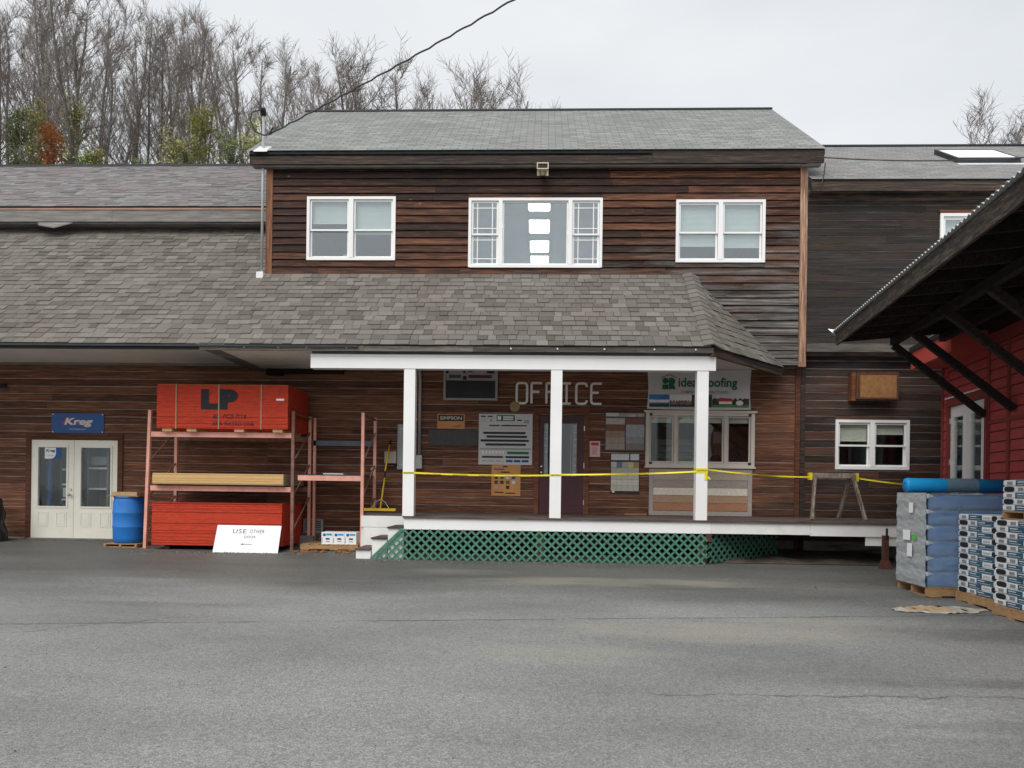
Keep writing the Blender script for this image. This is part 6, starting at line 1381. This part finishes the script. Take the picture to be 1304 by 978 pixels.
env = [(-60, 40), (0, 0), (60, -10), (120, 10), (180, 20), (240, 45), (300, 55), (350, 65), (420, 78), (470, 80), (520, 105), (575, 85), (620, 112), (660, 125)]
def envy(px):
    for (a, b), (c, d) in zip(env, env[1:]):
        if a <= px <= c: return b + (d - b) * (px - a) / (c - a)
    return env[0][1] if px < a else env[-1][1]
k = 0; px = -45; cnt = {True: 0, False: 0}
T1 = 'first second third fourth fifth sixth seventh eighth ninth tenth eleventh twelfth thirteenth fourteenth fifteenth sixteenth seventeenth eighteenth nineteenth'.split()
def ordw(n): return T1[n - 1] if n < 20 else ({20: 'twentieth', 30: 'thirtieth', 40: 'fortieth'}[n] if n % 10 == 0 else {2: 'twenty', 3: 'thirty', 4: 'forty'}[n // 10] + '-' + T1[n % 10 - 1])
while px < 660:
    y = q.uniform(25, 37); top = envy(px) + (q.uniform(-6, 30) if px < 330 else q.uniform(10, 26)); x = x_at(px, y); zt = 1.17 + (616 - top) * (y + 15.6) / 978; hz = hill_z(x, y)
    grp = 'bare trees behind the left roof' if px < 330 else 'bare trees behind the main roof'
    if px >= 0: cnt[px < 330] += 1
    lab = 'bare tree outside the left edge of the view, %s of them' % ordw(k + 1) if px < 0 else ('%s bare tree from the left in the wood behind the left wing' if px < 330 else '%s bare tree from the left behind the main roof ridge') % ordw(cnt[px < 330])
    put_tree(k, x, y, max(5.5, zt - hz), q.uniform(0, 6.28), lab, grp, q.uniform(.8, 1.15) * (1.15 if px > 330 else 1)); k += 1
    px += q.uniform(8, 13) if px < 330 else q.uniform(13, 25)
for px, top, lab in ((1225, 178, 'left one of the bare treetops above the right roof'), (1248, 178, 'middle bare treetop above the right roof'), (1278, 166, 'tallest bare treetop at the right edge above the roof'), (1300, 176, 'bare treetop cut by the right edge of the view')):
    y = q.uniform(28, 34); x = x_at(px, y) * 1.035; zt = 1.17 + (629 - top) * (y + 15.6) / 978; put_tree(k, x, y, zt - hill_z(x, y), q.uniform(0, 6.28), lab, 'bare trees above the right roof', 1.3); k += 1
def leafy(seed, h, w_, n, leaf, dens=1.0):
    q = random.Random(seed); tr = MB(); lf = MB()
    P = [Vector((0, 0, -.3))]
    for i in range(7): P.append(P[-1] + Vector((q.gauss(0, .06), q.gauss(0, .06), (h + .3) / 7)))
    tr.tube(P, [.09 * (1 - .85 * i / 7) + .01 for i in range(8)], 6)
    for k in range(n):
        f = q.uniform(.12, .98); i = min(int(f * 7), 6); p = P[i].lerp(P[i + 1], f * 7 - i); a = q.uniform(0, 6.28); ln = w_ * (1.1 - .85 * f) * q.uniform(.5, 1.2)
        e = p + Vector((math.cos(a) * ln, math.sin(a) * ln, ln * q.uniform(.2, .9))); tr.tube([p, p.lerp(e, .5) + Vector((0, 0, .04)), e], [.018, .012, .006], 3, cap=False)
        for c in range(int(60 * dens)):
            s = q.uniform(.25, 1.05); c0 = p.lerp(e, s) + Vector((q.gauss(0, .14), q.gauss(0, .14), q.gauss(0, .13))); u = Vector((q.gauss(0, 1), q.gauss(0, 1), q.gauss(0, 1))).normalized(); v = u.orthogonal().normalized(); sz = q.uniform(.035, .075)
            lf.face([c0 - u * sz, c0 + v * sz * .6, c0 + u * sz, c0 - v * sz * .6])
    return tr.mesh('trunk', M['bark']), lf.mesh('crown', leaf)
lp = {'olive': [leafy(5, 7, 1.7, 70, M['leaf_olive'], .8), leafy(6, 7, 1.5, 60, M['leaf_olive'], .7)], 'green': [leafy(7, 7, 1.6, 80, M['leaf_green'], 1.0)], 'rust': [leafy(8, 6, 1.1, 60, M['leaf_rust'], 1.0)]}
for px, top, y, kind, lab in ((4, 130, 24, 'green', 'green leafy young tree at the far left edge behind the roof'), (22, 118, 25, 'olive', 'yellow-green leafy tree next to the orange one, left edge'), (42, 150, 23.2, 'rust', 'small orange-brown leafy tree behind the left roof'), (64, 112, 25, 'olive', 'yellowish thin leafy tree right of the orange one'), (88, 178, 24, 'green', 'low dark green tree right of the orange one'),
        (112, 182, 24.5, 'olive', 'low olive bush behind the middle of the left roof'), (165, 186, 24, 'green', 'lowest green bush between bare trunks behind the left roof'), (196, 158, 24, 'olive', 'olive leafy tree left of the broad green one behind the roof'), (222, 170, 25, 'green', 'dull green bush between two olive trees behind the left roof'), (256, 128, 24.5, 'olive', 'broad tall olive tree behind the right end of the left roof'), (278, 150, 24, 'green', 'green tree just right of the broad olive one'), (304, 150, 24.5, 'olive', 'olive leafy tree beside the roof mast'), (322, 165, 24, 'green', 'green bush right behind the corner of the main roof')):
    x = x_at(px, y); zt = 1.17 + (616 - top) * (y + 15.6) / 978; hz = hill_z(x, y); t = thing('leafy_tree', (x, y, hz - .1), lab, 'tree'); s = max(3.0, zt - hz) / (6 if kind == 'rust' else 7)
    for nm, me in zip(('trunk', 'crown'), lp[kind][int(px) % len(lp[kind])]):
        o = bpy.data.objects.new(nm, me); col.objects.link(o); o.parent = t
    t.scale = (s * .9, s * .9, s); t.rotation_euler = (0, 0, px)

# ================================================================== grit and leaves on the yard
q = random.Random(31); mb = MB()
def chip(x, y, s, h, m):
    a = q.uniform(0, 6.28); n = q.choice((4, 5)); z = gz(y); P = [(x + s * q.uniform(.6, 1) * math.cos(a + 2 * math.pi * i / n), y + s * q.uniform(.6, 1) * math.sin(a + 2 * math.pi * i / n), z + .001) for i in range(n)]
    T = [(p[0] * .6 + x * .4, p[1] * .6 + y * .4, z + h) for p in P]; k = len(mb.v); mb.v += P + T
    mb.f.append(tuple(range(k + n, k + 2 * n))); mb.m.append(m); mb.t.append(.5)
    for i in range(n): j = (i + 1) % n; mb.f.append((k + i, k + j, k + n + j, k + n + i)); mb.m.append(m); mb.t.append(.5)
for k in range(1500):      # gathered along the walls, the rack feet and the lattice
    x = q.uniform(-13, 5.0); fr = -2.42 if -3.2 < x < 2.9 else (-1.75 if -7.6 < x < -3.2 else -.15); chip(x, fr - abs(q.gauss(0, .16)), q.uniform(.006, .02), q.uniform(.004, .014), q.choice((0, 1, 1)))
for k in range(1300): chip(q.uniform(-9, 7), q.uniform(-12.5, -2.6), q.uniform(.004, .011), q.uniform(.003, .008), q.choice((0, 0, 0, 1)))
tag(mb.build('loose_grit', [M['concrete'], M['earth']]), 'loose grit scattered over the asphalt and along the walls', 'grit', kind='stuff')
for k, (x, y, c_) in enumerate(((2.25, -11.1, 'red'), (3.9, -4.6, 'dark'))):
    lf = MB(); z = gz(y); pts = [(0, 0), (.02, .018), (.05, .022), (.075, 0), (.05, -.02), (.02, -.016)]; a = 1.1 * k + .4
    up = [(x + u * math.cos(a) - v * math.sin(a), y + u * math.sin(a) + v * math.cos(a), z + .004 + .012 * abs(math.sin(i))) for i, (u, v) in enumerate(pts)]; dn = [(p[0], p[1], p[2] - .002) for p in up]
    n = len(pts); lf.v = up + dn; lf.f = [tuple(range(n)), tuple(range(n, 2 * n))[::-1]] + [(i, n + i, n + (i + 1) % n, (i + 1) % n) for i in range(n)]; lf.m = [0] * len(lf.f); lf.t = [.5] * len(lf.f)
    tag(lf.build('fallen_leaf', M[{'red': 'rust_panel', 'brown': 'cardboard', 'dark': 'earth'}[c_]]), {'red': 'small reddish leaf on the asphalt near the bottom of the view', 'brown': 'small tan leaf on the asphalt at the left foreground', 'dark': 'small dark leaf on the asphalt before the right porch end'}[c_], 'leaf', 'fallen leaves on the yard')
